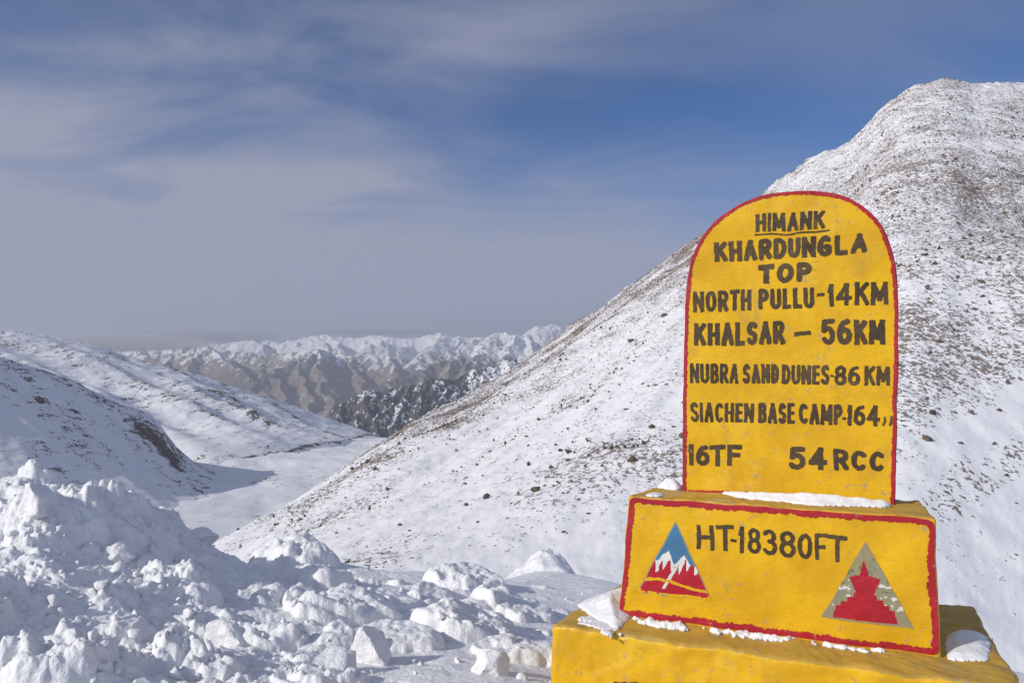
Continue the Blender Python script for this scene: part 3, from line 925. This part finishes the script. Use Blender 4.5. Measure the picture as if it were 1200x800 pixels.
def build_block(name, bot, top, z0, z1, bev, mats, amp, zs_extra=10, rad=0.008):
    """plan outlines (u,w) at the foot and at the top, rounded, lofted and capped"""
    b = round_poly(bot, rad); t = round_poly(top, rad)
    n = 420

    def rs(p):
        q = np.vstack([p, p[:1]]); s = np.r_[0, np.cumsum(np.linalg.norm(np.diff(q, axis=0), axis=1))]
        x = np.linspace(0, s[-1], n + 1)[:-1]; return np.c_[np.interp(x, s, q[:, 0]), np.interp(x, s, q[:, 1])]
    b, t = rs(b), rs(t)
    rings = []
    for k in np.linspace(0, 1, zs_extra):
        z = z0 + (z1 - bev - z0) * k; r = b + (t - b) * (z - z0) / (z1 - z0); rings.append(np.c_[r, np.full(n, z)])
    for a in np.linspace(0, math.pi / 2, 6)[1:]:
        r = inset(t, bev * (1 - math.cos(a))); rings.append(np.c_[r, np.full(n, z1 - bev + bev * math.sin(a))])
    nside = len(rings)
    for r in disc_rings(inset(t, bev), list(np.linspace(0.97, 0.02, 22))): rings.append(np.c_[r, np.full(n, z1)])
    V, Q = loft(rings)
    u, w, z = wob(V[:, 0], V[:, 1], V[:, 2], amp)
    e = np.exp(-((V[:, 2] - z1) / 0.02)**2) * (np.arange(len(V)) // n >= nside - 6)
    z = z - e * (0.006 * np.abs(fbm(V[:, 0] * 22, V[:, 1] * 22, V[:, 2] * 9, o=4)) + 0.010 * np.maximum(fbm(V[:, 0] * 9 + 5, V[:, 1] * 9, o=3) - 0.25, 0))
    rowi = np.arange(len(Q)) // n; mi = np.where(rowi >= nside - 4, 1, 0)
    return part(name, world(u, w, z), Q, mats, milestone, mat_idx=mi)


slab = build_slab()
# --- base block
bu0, _ = uz(724, 722, C_BASE); bu1, _ = uz(1103, 772, C_BASE); tu0, _ = uz(736, 580, C_BASE); tu1, _ = uz(1096, 607, C_BASE)
base_bot = [(float(bu0), C_BASE), (float(bu1), C_BASE), (float(bu1) - 0.01, C_BASE + 0.36), (float(bu0) + 0.09, C_BASE + 0.36)]
base_top = [(float(tu0), C_BASE), (float(tu1), C_BASE), (float(tu1) - 0.015, C_BASE + 0.345), (float(tu0) + 0.085, C_BASE + 0.345)]
base_block = build_block("base_block", base_bot, base_top, Z_PT - 0.02, Z_BT, 0.009, [M_yellow, M_ochre], 0.0045, 44)
# --- pedestal
pl, _ = uz(643, 745, C_PED); pr, _ = uz(1212, 806, C_PED)
a1 = top_uw(684, 707, Z_PT); a2 = top_uw(1148, 708, Z_PT); a3 = top_uw(1166, 752, Z_PT)
ped_top = [(float(pl) + 0.01, C_PED), (float(pr) - 0.05, C_PED), (float(pr) - 0.02, C_PED + 0.12), (a3[0], a3[1]), (a2[0] - 0.02, a2[1]), (a1[0] + 0.1, a1[1] + 0.45), (a1[0], a1[1])]
ped_bot = [(u - 0.03 if u < 1 else u + 0.04, w - 0.012 if w < C_PED + 0.01 else w) for u, w in ped_top]
ped_bot[0] = (ped_bot[0][0], C_PED); ped_bot[1] = (ped_bot[1][0], C_PED)
pedestal = build_block("pedestal", ped_bot, ped_top, -0.6, Z_PT, 0.022, [M_yellow, M_ochre], 0.009, 70, 0.03)


# --- paint: flat shapes from distance fields laid 1-2 mm proud of the stone
def seg_dist(X, Y, segs):
    d = np.full(X.shape, 9.0)
    for (x0, y0, x1, y1) in segs:
        dx, dy = x1 - x0, y1 - y0; l2 = dx * dx + dy * dy + 1e-12
        t = np.clip(((X - x0) * dx + (Y - y0) * dy) / l2, 0, 1)
        d = np.minimum(d, np.hypot(X - x0 - t * dx, Y - y0 - t * dy))
    return d


def poly_sdf(X, Y, poly):
    p = np.array(poly, float); q = np.roll(p, -1, 0)
    d = seg_dist(X, Y, [(a[0], a[1], b[0], b[1]) for a, b in zip(p, q)])
    ins = np.zeros(X.shape, bool)
    for a, b in zip(p, q):
        c = (a[1] > Y) != (b[1] > Y)
        with np.errstate(divide='ignore', invalid='ignore'):
            ins ^= c & (X < (b[0] - a[0]) * (Y - a[1]) / (b[1] - a[1]) + a[0])
    return np.where(ins, -d, d)


def field_mesh(blocks, c, lift, amp):
    """blocks: list of (X, Y, sdf) regular grids in the (u, z) plane -> verts, quads (snapped on the outline)"""
    VV, QQ, off = [], [], 0
    for X, Y, S_ in blocks:
        h = X[0, 1] - X[0, 0]
        gy, gx = np.gradient(S_, h); gl = np.hypot(gx, gy) + 1e-6
        inside = (S_[:-1, :-1] + S_[1:, :-1] + S_[:-1, 1:] + S_[1:, 1:]) < 0
        mv = np.abs(S_) < h * 0.9
        k = np.where(mv, np.clip(S_ / gl, -h * 0.7, h * 0.7), 0)
        Xs, Ys = X - k * gx / gl, Y - k * gy / gl
        Q = grid_faces(*X.shape)[inside.ravel()]
        used, inv = np.unique(Q, return_inverse=True)
        u, z = Xs.ravel()[used], Ys.ravel()[used]
        uu, ww, zz = wob(u, np.full_like(u, c), z, amp)
        VV.append(world(uu, ww - lift, zz)); QQ.append(inv.reshape(-1, 4) + off); off += len(used)
    return np.concatenate(VV), np.concatenate(QQ)


def arc(cx, cy, rx, ry, a0, a1, n=10):
    return [(cx + rx * math.cos(math.radians(a)), cy + ry * math.sin(math.radians(a))) for a in np.linspace(a0, a1, n)]


GL = {  # brush strokes in a unit box
    'A': ([[(0, 0), (.5, 1), (1, 0)], [(.2, .33), (.8, .33)]], 1.0),
    'B': ([[(0, 0), (0, 1), (.55, 1)] + arc(.55, .77, .38, .23, 90, -90) + [(0, .54)], [(.55, .54)] + arc(.6, .27, .40, .27, 90, -90) + [(0, 0)]], .92),
    'C': ([arc(.55, .5, .55, .5, 48, 312, 18)], .92),
    'D': ([[(0, 0), (0, 1), (.4, 1)] + arc(.4, .5, .6, .5, 90, -90, 12) + [(0, 0)]], .95),
    'E': ([[(.95, 1), (0, 1), (0, 0), (.95, 0)], [(0, .52), (.8, .52)]], .82),
    'F': ([[(1, 1), (0, 1), (0, 0)], [(0, .5), (.8, .5)]], .82),
    'G': ([arc(.55, .5, .55, .5, 52, 345, 18) + [(1.0, .45), (.62, .45)]], 1.0),
    'H': ([[(0, 0), (0, 1)], [(1, 0), (1, 1)], [(0, .5), (1, .5)]], .95),
    'I': ([[(.5, 0), (.5, 1)]], .30),
    'K': ([[(0, 0), (0, 1)], [(.98, 1), (.05, .45)], [(.35, .62), (1, 0)]], .98),
    'L': ([[(0, 1), (0, 0), (.95, 0)]], .80),
    'M': ([[(0, 0), (.06, 1), (.5, .22), (.94, 1), (1, 0)]], 1.22),
    'N': ([[(0, 0), (0, 1), (1, 0), (1, 1)]], 1.02),
    'O': ([arc(.5, .5, .5, .5, 0, 360, 24)], 1.0),
    'P': ([[(0, 0), (0, 1), (.55, 1)] + arc(.55, .73, .43, .27, 90, -90) + [(0, .46)]], .88),
    'R': ([[(0, 0), (0, 1), (.55, 1)] + arc(.55, .74, .40, .26, 90, -90) + [(0, .48)], [(.45, .48), (1, 0)]], .95),
    'S': ([arc(.5, .75, .47, .25, 25, 270, 12) + arc(.5, .25, .5, .25, 90, -155, 12)], .90),
    'T': ([[(0, 1), (1, 1)], [(.5, 1), (.5, 0)]], .92),
    'U': ([[(0, 1), (0, .32)] + arc(.5, .32, .5, .32, 180, 360, 12) + [(1, 1)]], .95),
    '0': ([arc(.5, .5, .48, .5, 0, 360, 24)], .85),
    '1': ([[(.1, .74), (.6, 1), (.6, 0)]], .42),
    '3': ([arc(.45, .76, .45, .24, 150, -90, 12) + arc(.45, .27, .52, .27, 90, -150, 12)], .82),
    '4': ([[(.72, 0), (.72, 1), (0, .30), (1, .30)]], .95),
    '5': ([[(.92, 1), (.12, 1), (.06, .56)] + arc(.46, .33, .50, .33, 110, -145, 14)], .88),
    '6': ([[(.82, .98)] + arc(.62, .42, .60, .52, 100, 180, 8) + arc(.5, .30, .48, .30, 180, -180, 20)], .88),
    '8': ([arc(.5, .76, .42, .24, 0, 360, 18), arc(.5, .27, .50, .27, 0, 360, 20)], .88),
    '-': ([[(0, .5), (1, .5)]], .6),
    ',': ([[(.75, 1), (.85, .6), (.15, 0)]], .5),
}


def word(s, x0, x1, b0, b1, t0, t1, wt, gap=None):
    """glyph boxes for a run of letters between two photo columns, with base and top rows at each end"""
    gap = wt * 0.45 if gap is None else gap
    tot = sum(GL[ch][1] for ch in s); free = (x1 - x0) - gap * (len(s) - 1); x = x0; o = []
    for ch in s:
        wdt = GL[ch][1] / tot * free
        fa, fb = (x - x0) / (x1 - x0), (x + wdt - x0) / (x1 - x0)
        L_ = lambda a, b, f: a + (b - a) * f
        o.append((ch, x, x + wdt, L_(b0, b1, fa), L_(b0, b1, fb), L_(t0, t1, fa), L_(t0, t1, fb), wt)); x += wdt + gap
    return o


def letter_blocks(glyphs, c, h=0.0022, rough=0.0016):
    bl = []
    for gi, (ch, x0, x1, b0, b1, t0, t1, wt) in enumerate(glyphs):
        hw = wt / 2
        x0i, x1i = x0 + hw, x1 - hw
        if x1i - x0i < 0.5: x0i, x1i = (x0 + x1) / 2 - 0.25, (x0 + x1) / 2 + 0.25
        b0i, b1i, t0i, t1i = b0 - hw, b1 - hw, t0 + hw, t1 + hw
        if ch == '-': b0i, b1i, t0i, t1i = b0, b1, t0, t1
        segs = []; j = np.random.default_rng(int(x0 * 7 + b0))
        for st in GL[ch][0]:
            pts = []
            for (gx, gy) in st:
                px = x0i + (x1i - x0i) * gx; bb = b0i + (b1i - b0i) * gx; tt = t0i + (t1i - t0i) * gx
                pts.append((px + j.normal() * 0.12, bb + (tt - bb) * gy + j.normal() * 0.12))
            u, z = uz([p[0] for p in pts], [p[1] for p in pts], c)
            segs += [(u[k], z[k], u[k + 1], z[k + 1]) for k in range(len(u) - 1)]
        ua, _ = uz(x0 - 3, b0, c); ub, _ = uz(x1 + 3, b0, c); _, za = uz(x0, max(b0, b1) + 3, c); _, zb = uz(x1, min(t0, t1) - 3, c)
        X, Y = np.meshgrid(np.arange(ua, ub, h), np.arange(za, zb, h))
        pxm = 3.38e-3 * c / C_SLAB
        w_ = hw * pxm * (1 + 0.08 * perlin(X * 26, Y * 26))
        S_ = np.full(X.shape, 9.0); k = 0
        for st in GL[ch][0]:
            curved = len(st) > 6
            for q_ in range(len(st) - 1):
                (xa, ya, xb, yb) = segs[k]; k += 1
                lx, ly = xb - xa, yb - ya; l = math.hypot(lx, ly) + 1e-9; lx, ly = lx / l, ly / l
                al = (X - xa) * lx + (Y - ya) * ly; pe = np.abs(-(X - xa) * ly + (Y - ya) * lx)
                if curved: S_ = np.minimum(S_, np.hypot(np.maximum(np.abs(al - l / 2) - l / 2, 0), pe) - w_)
                else: S_ = np.minimum(S_, np.maximum(np.abs(al - l / 2) - l / 2 - hw * pxm * 0.98, pe - w_))
        # keep the strokes inside the box of the letter
        if ch not in '-,':
            bx = np.array([uz(x0, b0, c), uz(x1, b1, c), uz(x1, t1, c), uz(x0, t0, c)])
            S_ = np.maximum(S_, poly_sdf(X, Y, bx))
        S_ = S_ + rough * fbm(X * 90, Y * 90, o=2)
        bl.append((X, Y, S_))
    return bl


def z4(x, y): return 780 + x / 4.0, y / 4.0


def ln(s, a, b, b0, b1, t0, t1, wt, oy, gap=None):
    """measured in the 4x enlargements (origin 780, oy)"""
    return word(s, 780 + a / 4, 780 + b / 4, oy + b0 / 4, oy + b1 / 4, oy + t0 / 4, oy + t1 / 4, wt, gap)


def dash(x0, x1, y0, y1, wt): return [('-', x0, x1, y0, y1, y0, y1, wt)]


LINES = [
    ln('HIMANK', 420, 745, 251, 234, 163, 147, 5.2, 210, 1.8),
    ln('KHARDUNG', 226, 778, 391, 361, 294, 262, 7.0, 210, 1.6) + ln('L', 792, 856, 356, 354, 264, 259, 6.6, 210) + ln('A', 868, 946, 353, 346, 257, 252, 6.8, 210),
    ln('TOP', 432, 686, 491, 478, 399, 387, 7.0, 210, 3.2),
    ln('NORTH', 128, 403, 626, 615, 524, 517, 6.6, 210, 1.4) + ln('PULLU', 436, 696, 611, 604, 513, 505, 6.8, 210, 1.6)
    + dash(780 + 710 / 4, 780 + 746 / 4, 210 + 540 / 4, 210 + 538 / 4, 5.5)
    + ln('14', 760, 874, 598, 594, 489, 484, 6.8, 210, 1.5) + ln('KM', 887, 1041, 593, 588, 482, 479, 7.0, 210, 1.8),
    ln('KHALSAR', 133, 560, 782, 774, 674, 663, 7.0, 210, 1.5) + dash(780 + 603 / 4, 780 + 681 / 4, 210 + 728 / 4, 210 + 721 / 4, 6.0)
    + ln('56', 730, 874, 777, 772, 657, 654, 7.2, 210, 2.0) + ln('KM', 885, 1030, 775, 774, 658, 656, 7.2, 210, 1.6),
    ln('NUBRA', 116, 344, 195, 197, 102, 105, 6.2, 400, 1.2) + ln('SAND', 362, 529, 198, 199, 106, 107, 6.2, 400, 1.2)
    + ln('DUNES', 543, 768, 200, 203, 108, 110, 6.2, 400, 1.2) + dash(780 + 772 / 4, 780 + 790 / 4, 440.2, 440.4, 4.0)
    + ln('86', 793, 912, 205, 206, 110, 112, 6.4, 400, 1.5) + ln('KM', 932, 1051, 207, 208, 114, 116, 6.2, 400, 1.4),
    ln('SIACHEN', 117, 413, 378, 381, 281, 287, 6.0, 400, 1.2) + ln('BASE', 433, 606, 383, 386, 285, 288, 6.2, 400, 1.3)
    + ln('CAMP', 624, 830, 388, 392, 290, 295, 6.4, 400, 1.3) + dash(780 + 829 / 4, 780 + 848 / 4, 490.3, 490.5, 4.0)
    + ln('164', 850, 1004, 394, 397, 296, 299, 6.6, 400, 1.5) + ln(',,', 1015, 1066, 393, 393, 352, 350, 3.2, 400, 2.5),
    ln('16', 103, 206, 580, 581, 477, 480, 6.6, 400, 1.6) + ln('TF', 204, 360, 583, 583, 483, 484, 6.6, 400, 1.8),
    ln('54', 578, 754, 600, 603, 491, 494, 7.2, 400, 3.5) + ln('R', 787, 860, 605, 607, 502, 505, 6.8, 400) + ln('CC', 872, 1024, 607, 612, 506, 517, 6.6, 400, 3.5),
]
WTF = [0.86, 0.86, 0.92, 0.72, 0.82, 0.66, 0.68, 0.86, 0.86]
for gl, kf in zip(LINES, WTF):
    gl = [g_[:7] + (g_[7] * kf,) for g_ in gl]
    V, Q = field_mesh(letter_blocks(gl, C_SLAB), C_SLAB, 0.0016, 0.0035)
    part("lettering", V, Q, M_black, slab, smooth=True)


def stroke_blocks(pts_px, wt, c, h=0.002, rough=0.0012):
    u, z = uz([p[0] for p in pts_px], [p[1] for p in pts_px], c)
    segs = [(u[k], z[k], u[k + 1], z[k + 1]) for k in range(len(u) - 1)]
    X, Y = np.meshgrid(np.arange(u.min() - .02, u.max() + .02, h), np.arange(z.min() - .02, z.max() + .02, h))
    return [(X, Y, seg_dist(X, Y, segs) - wt / 2 * 3.4e-3 + rough * fbm(X * 60, Y * 60, o=2))]


V, Q = field_mesh(stroke_blocks([(885, 275.6), (905, 274.6), (922, 275.0), (938, 272.6), (955, 272.2), (971, 270.6)], 1.9, C_SLAB), C_SLAB, 0.0016, 0.0035)
part("underline", V, Q, M_black, slab)
bl = word('HT', 816, 860, 643, 645.6, 614.6, 615.6, 6.0, 2.8) + dash(855.8, 863, 633.2, 633.8, 4.2) + word('1', 864.5, 872.6, 647.8, 648.2, 617, 617, 5.6) \
    + word('8', 875.5, 892, 648.4, 649, 618.2, 618.8, 5.6) + word('3', 894, 911, 650, 650.8, 619.5, 620.5, 5.6) + word('8', 913, 932, 651.8, 652.8, 621, 622, 5.8) \
    + word('0', 934, 952, 653.8, 654.8, 623.4, 624.2, 5.8) + word('F', 955, 970, 655.2, 655.6, 624.5, 625, 5.4) + word('T', 970, 992.6, 656.8, 657.4, 626, 627, 5.6)
bl = [g_[:7] + (g_[7] * 0.86,) for g_ in bl]
V, Q = field_mesh(letter_blocks(bl, C_BASE), C_BASE, 0.0016, 0.0045)
part("lettering", V, Q, M_black, base_block)
# the tops of two painted letters that just enter the bottom edge of the photo
for seg in ([(722, 800.5), (735, 801)], [(741, 801.5), (749, 801)]):
    V, Q = field_mesh(stroke_blocks(seg, 5, C_PED), C_PED, 0.004, 0.009)
    part("lettering", V, Q, M_black, pedestal)


def border_mesh(outline, width, c, lo, amp, h=0.0026, rough=0.004, sides=None):
    p = np.array(outline); X, Y = np.meshgrid(np.arange(p[:, 0].min() - .01, p[:, 0].max() + .01, h), np.arange(p[:, 1].min() - .01, p[:, 1].max() + .01, h))
    sd = poly_sdf(X, Y, p[::max(1, len(p) // 120)] if len(p) > 200 else p)
    wv = width(X, Y) if callable(width) else width
    inner = -sd - wv + rough * fbm(X * 70, Y * 70, o=3) + 0.003 * fbm(X * 9, Y * 9, o=2)
    S_ = np.maximum(sd + lo, inner)
    return field_mesh([(X, Y, S_)], c, 0.0015, amp)


V, Q = border_mesh(inset(slab_poly, 0.0), lambda X, Y: np.where(X > 1.0, 0.025, 0.017), C_SLAB, 0.004, 0.0035)
part("border", V, Q, M_red, slab)
V, Q = field_mesh(stroke_blocks([(808, 576.5), (860, 578.5), (920, 581), (980, 586), (1042, 593)], 6.2, C_SLAB, rough=0.003), C_SLAB, 0.0012, 0.0035)
part("foot_border", V, Q, M_red, slab)
bz0, bz1 = Z_PT + 0.004, Z_BT - 0.007
k0 = (bz0 - (Z_PT - 0.02)) / (Z_BT - Z_PT + 0.02)
bout = round_poly([(float(bu0) + 0.006, bz0), (float(bu1) - 0.006, bz0), (float(tu1) - 0.006, bz1), (float(tu0) + 0.006, bz1)], 0.03, 6)
V, Q = border_mesh(bout, lambda X, Y: 0.023 + 0.008 * fbm(X * 12, Y * 12, o=2), C_BASE, 0.0, 0.0045, rough=0.006)
part("border", V, Q, M_red, base_block)


# --- the two triangular emblems, each one mesh with its colours as materials
def emblem(tri_px, classify, mats, h=0.0016):
    u, z = uz([p[0] for p in tri_px], [p[1] for p in tri_px], C_BASE)
    tri = np.c_[u, z]
    X, Y = np.meshgrid(np.arange(u.min(), u.max(), h), np.arange(z.min(), z.max(), h))
    sd = poly_sdf(X, Y, tri)
    # local coordinates: a along the foot (0..1), b up to the apex (0..1)
    o_, ex, ap = tri[1], tri[2] - tri[1], tri[0]
    foot = o_ + ex * 0.5; ey = ap - foot
    M = np.linalg.inv(np.array([ex, ey]).T)
    ab = (np.stack([X - o_[0], Y - o_[1]], -1)) @ M.T
    A_, B_ = ab[..., 0], ab[..., 1]
    cls = classify(A_, B_, X, Y, sd)
    cc = cls[:-1, :-1]; ins = ((sd[:-1, :-1] + sd[1:, 1:]) < 0)
    Q = grid_faces(*X.shape); keep = ins.ravel()
    Q = Q[keep]; mi = cc.ravel()[keep]
    used, inv = np.unique(Q, return_inverse=True)
    uu, ww, zz = wob(X.ravel()[used], np.full(len(used), C_BASE), Y.ravel()[used], 0.0045)
    return part("emblem", world(uu, ww - 0.0016, zz), inv.reshape(-1, 4), mats, base_block, mat_idx=mi)


def cls1(A_, B_, X, Y, sd):
    n = fbm(X * 40, Y * 40, o=3) * 0.03
    xs = A_ + n * 0.6
    snow_top = np.interp(A_, [0, .28, .34, .42, .50, .57, .63, .70, .8, 1], [.44, .46, .54, .60, .44, .50, .56, .44, .42, .4]) + n * 0.5
    snow_bot = 0.40 + 0.07 * np.sign(np.sin(A_ * 62)) * np.abs(np.sin(A_ * 31)) - 0.03 * np.cos(A_ * 23) + n
    c = np.where(B_ > snow_top, 1, np.where(B_ > snow_bot, 2, 3))
    path = np.abs((A_ - 0.36) - (B_ - 0.1) * 0.55) < 0.018 + 0.5 * np.abs(n)
    c = np.where(path & (B_ > 0.10) & (B_ < 0.42), 2, c)
    arc1 = np.abs(B_ - (0.17 + 0.05 * np.sin((A_ - 0.05) * 6.0)) - n * 0.4) < 0.020
    c = np.where(arc1 & (B_ < 0.3), 4, c)
    c = np.where(sd > -0.0045, 0, c)
    c = np.where((sd > -0.011) & (B_ < 0.06) & (n > -0.01), 4, c)
    return c


emblem([(791.3, 610), (745.5, 694), (835, 704)], cls1, [M_grey, M_blue, M_white, M_redsolid, M_yellow])


def cls2(A_, B_, X, Y, sd):
    n = fbm(X * 45, Y * 45, o=3)
    a = np.abs(A_ - 0.478 - 0.0)
    hw = np.zeros_like(B_)
    for lo, hi, w0, w1 in ((0.02, .10, .355, .345), (.10, .18, .335, .325), (.18, .24, .275, .265), (.24, .30, .205, .195), (.30, .36, .13, .115), (.36, .55, .09, .165),
                           (.55, .58, .165, .06), (.58, .66, .045, .035), (.66, .76, .032, .004)):
        k = (B_ >= lo) & (B_ < hi); hw = np.where(k, w0 + (w1 - w0) * (B_ - lo) / (hi - lo), hw)
    red = a < hw + n * 0.006
    c = np.zeros(B_.shape, int)
    c = np.where((n > 0.38) & (B_ > 0.12) & (B_ < 0.52), 2, c)
    c = np.where((n < -0.42) & (B_ > 0.35), 3, c)
    c = np.where((fbm(X * 14 + 5, Y * 14, o=2) > 0.33) & (A_ < 0.45) & (B_ > .3) & (n > -.1), 4, c)
    return np.where(red, 1, c)


M_darkolive = mat_paint("dark_olive", (0.13, 0.14, 0.09), (0.17, 0.17, 0.12), (0.3, 0.3, 0.25), 0.6, 0.5, 18)
M_greyblue = mat_paint("grey_blue_enamel", (0.20, 0.26, 0.27), (0.25, 0.25, 0.2), (0.35, 0.3, 0.15), 0.7, 0.5, 18)
emblem([(1014.3, 634), (963, 722.8), (1070.8, 736.5)], cls2, [M_olive, M_redsolid, M_white, M_darkolive, M_greyblue])


# ------------------------------------------------------------------ snow lying on the stone
def snow_patch(label, poly_uw, zbase, height, edge, seed, back=None, h=0.006, thr=0.0, amp=0.0045):
    p = round_poly(poly_uw, 0.04, 4)
    X, Y = np.meshgrid(np.arange(p[:, 0].min() - .02, p[:, 0].max() + .02, h), np.arange(p[:, 1].min() - .02, p[:, 1].max() + .02, h))
    sd = poly_sdf(X, Y, p) + 0.007 * fbm(X * 16 + seed, Y * 16, o=3) + thr * fbm(X * 28 + seed * 3, Y * 28, o=3)
    k = np.clip(-sd / edge, 0, 1); H = height * (0.35 * np.sqrt(1 - (1 - k)**2) + 0.65 * k * k * (3 - 2 * k))
    if back is not None: H = H * back(X, Y)
    H = H * (1 + 0.13 * fbm(X * 9 + seed, Y * 9, o=3)) + 0.0015
    ins = ((sd[:-1, :-1] + sd[1:, 1:]) < 0).ravel()
    R_, C_ = X.shape
    Q = grid_faces(R_, C_)[ins]
    used, inv = np.unique(Q, return_inverse=True); Q = inv.reshape(-1, 4)
    u, w, hh = X.ravel()[used], Y.ravel()[used], H.ravel()[used]
    n = len(u)
    uu, ww, zz = wob(u, w, np.full(n, zbase), amp)
    top = world(uu, ww, zz + np.maximum(hh, 0.002)); bot = world(uu, ww, zz - 0.006)
    # skirt
    from collections import Counter
    ed = Counter()
    for f in Q:
        for a, b in zip(f, np.roll(f, -1)): ed[(a, b)] += 1
    bd = [(a, b) for (a, b) in ed if (b, a) not in ed]
    Qa = np.concatenate([Q, Q[:, ::-1] + n, np.array([(b, a, a + n, b + n) for a, b in bd])])
    V = np.concatenate([top, bot]); c = V.mean(0); c[2] = zbase
    o = mesh_np("snow_patch", V - c, Qa, M_patch); o.location = c
    return tag(o, label, "snow patch", "snow lying on the milestone")


def uw_list(pts, z): return [top_uw(px, py, z) for px, py in pts]


s0 = C_SLAB - 0.004
ul = lambda px, c: float(uz(px, 590, c)[0])
snow_patch("long white lens of snow on the ledge at the foot of the lettered slab",
           [(ul(842, C_SLAB), s0), (ul(1046, C_SLAB), s0), (ul(1050, C_SLAB) - .02, s0 - 0.06), (ul(960, C_SLAB), s0 - 0.13), (ul(880, C_SLAB), s0 - 0.07)], Z_BT, 0.05, 0.10, 1.0,
           back=lambda X, Y: 0.55 + 0.45 * sstep(s0 - 0.14, s0, Y))
snow_patch("small snow lump on the ledge left of the lettered slab",
           [(ul(768, C_SLAB), s0 + 0.01), (ul(797, C_SLAB), s0 + 0.005), (ul(798, C_SLAB), s0 + 0.08), (ul(772, C_SLAB), s0 + 0.08)], Z_BT, 0.045, 0.04, 2.0)
snow_patch("thin snow smear on the top left corner of the base block",
           uw_list([(757, 581.5), (778, 581), (777, 577.5), (759, 577)], Z_BT), Z_BT, 0.006, 0.02, 3.0)
bf = C_BASE - 0.006
snow_patch("ragged crust of snow along the plinth under the mountain emblem",
           [(ul(738, C_BASE), bf - 0.005), (ul(800, C_BASE), bf), (ul(812, C_BASE), bf - 0.035), (ul(790, C_BASE), bf - 0.075), (ul(755, C_BASE), bf - 0.05)], Z_PT, 0.016, 0.035, 4.0, thr=0.026, h=0.004)
snow_patch("ragged crust of snow along the plinth below the height figures",
           [(ul(822, C_BASE), bf - 0.006), (ul(930, C_BASE), bf), (ul(925, C_BASE), bf - 0.035), (ul(880, C_BASE), bf - 0.055), (ul(836, C_BASE), bf - 0.03)], Z_PT, 0.015, 0.03, 5.0, thr=0.028, h=0.004)
snow_patch("scraps of thin snow along the plinth left of the stupa emblem",
           [(ul(945, C_BASE), bf - 0.006), (ul(1040, C_BASE), bf), (ul(1030, C_BASE), bf - 0.02), (ul(960, C_BASE), bf - 0.03)], Z_PT, 0.008, 0.02, 6.0, thr=0.03)
snow_patch("smooth pad of snow on the plinth right of the base block",
           uw_list([(1108, 772), (1108, 745), (1128, 738), (1152, 742), (1163, 762), (1155, 774)], Z_PT), Z_PT, 0.016, 0.04, 7.0)
snow_patch("heap of white snow on the left end of the plinth behind the base block",
           [top_uw(676, 711, Z_PT), top_uw(694, 722, Z_PT), top_uw(722, 738, Z_PT), (ul(740, C_BASE), C_BASE + 0.03), (ul(760, C_BASE) + .1, C_BASE + 0.33), (ul(690, C_BASE) + .1, C_BASE + 0.42), top_uw(684, 703, Z_PT)],
           Z_PT, 0.060, 0.15, 8.0, thr=0.006)
snow_patch("thin scraps of snow on the left end of the plinth near its front edge",
           uw_list([(672, 722), (700, 722), (726, 742), (712, 744), (690, 733)], Z_PT), Z_PT, 0.003, 0.02, 9.0, thr=0.045, h=0.004)

# ------------------------------------------------------------------ air
hm = bpy.data.materials.new("haze_air"); hm.use_nodes = True
ht = hm.node_tree
for n in list(ht.nodes):
    ht.nodes.remove(n)
ho = ht.nodes.new("ShaderNodeOutputMaterial"); hv = ht.nodes.new("ShaderNodeVolumePrincipled")
hv.inputs['Color'].default_value = (0.80, 0.86, 1.0, 1); hv.inputs['Density'].default_value = 6.5e-5; hv.inputs['Anisotropy'].default_value = 0.2
ht.links.new(hv.outputs[0], ho.inputs['Volume'])
zt, zb = 330.0, -1252.0
hx0, hx1, hy0, hy1 = -16500.0, 16500.0, -3500.0, 17000.0
hV = [(x, y, z) for z in (zb, zt) for (x, y) in ((hx0, hy0), (hx1, hy0), (hx1, hy1), (hx0, hy1))]
hQ = [(3, 2, 1, 0), (4, 5, 6, 7), (0, 1, 5, 4), (1, 2, 6, 5), (2, 3, 7, 6), (3, 0, 4, 7)]
tag(mesh_np("haze", hV, hQ, hm, smooth=False), "thin blue air over the valley", "haze", kind="stuff")

cm = bpy.data.materials.new("cloud_vapour"); cm.use_nodes = True
ct = cm.node_tree
for n in list(ct.nodes):
    ct.nodes.remove(n)
co_ = ct.nodes.new("ShaderNodeOutputMaterial"); cv = ct.nodes.new("ShaderNodeVolumePrincipled")
cv.inputs['Color'].default_value = (0.97, 0.97, 1.0, 1); cv.inputs['Density'].default_value = 0.0016; cv.inputs['Anisotropy'].default_value = 0.1
ct.links.new(cv.outputs[0], co_.inputs['Volume'])


def cloud(px, v, d, rx, ry, rz, label):
    bm = bmesh.new(); bmesh.ops.create_icosphere(bm, subdivisions=4, radius=1.0)
    V = np.array([q.co[:] for q in bm.verts]); Fc = np.array([[q.index for q in f.verts] for f in bm.faces]); bm.free()
    V = V * (1 + 0.16 * fbm(V[:, 0] * 2 + px, V[:, 1] * 2, V[:, 2] * 2, o=3))[:, None] * np.array([rx, ry, rz])
    o = mesh_np("cloud", V, Fc, cm); o.location = ((px - 600) / F * d, d, zof(v, d))
    tag(o, label, "cloud", kind="stuff")


cloud(70, 402, 9300, 1900, 900, 120, "grey cloud lying on the ranges at the far left")
cloud(230, 392, 13100, 1500, 500, 130, "thin cloud veiling the range beyond the long left ridge")
cloud(440, 387, 13300, 1500, 450, 75, "thin cloud brushing the white crest in the middle of the range")
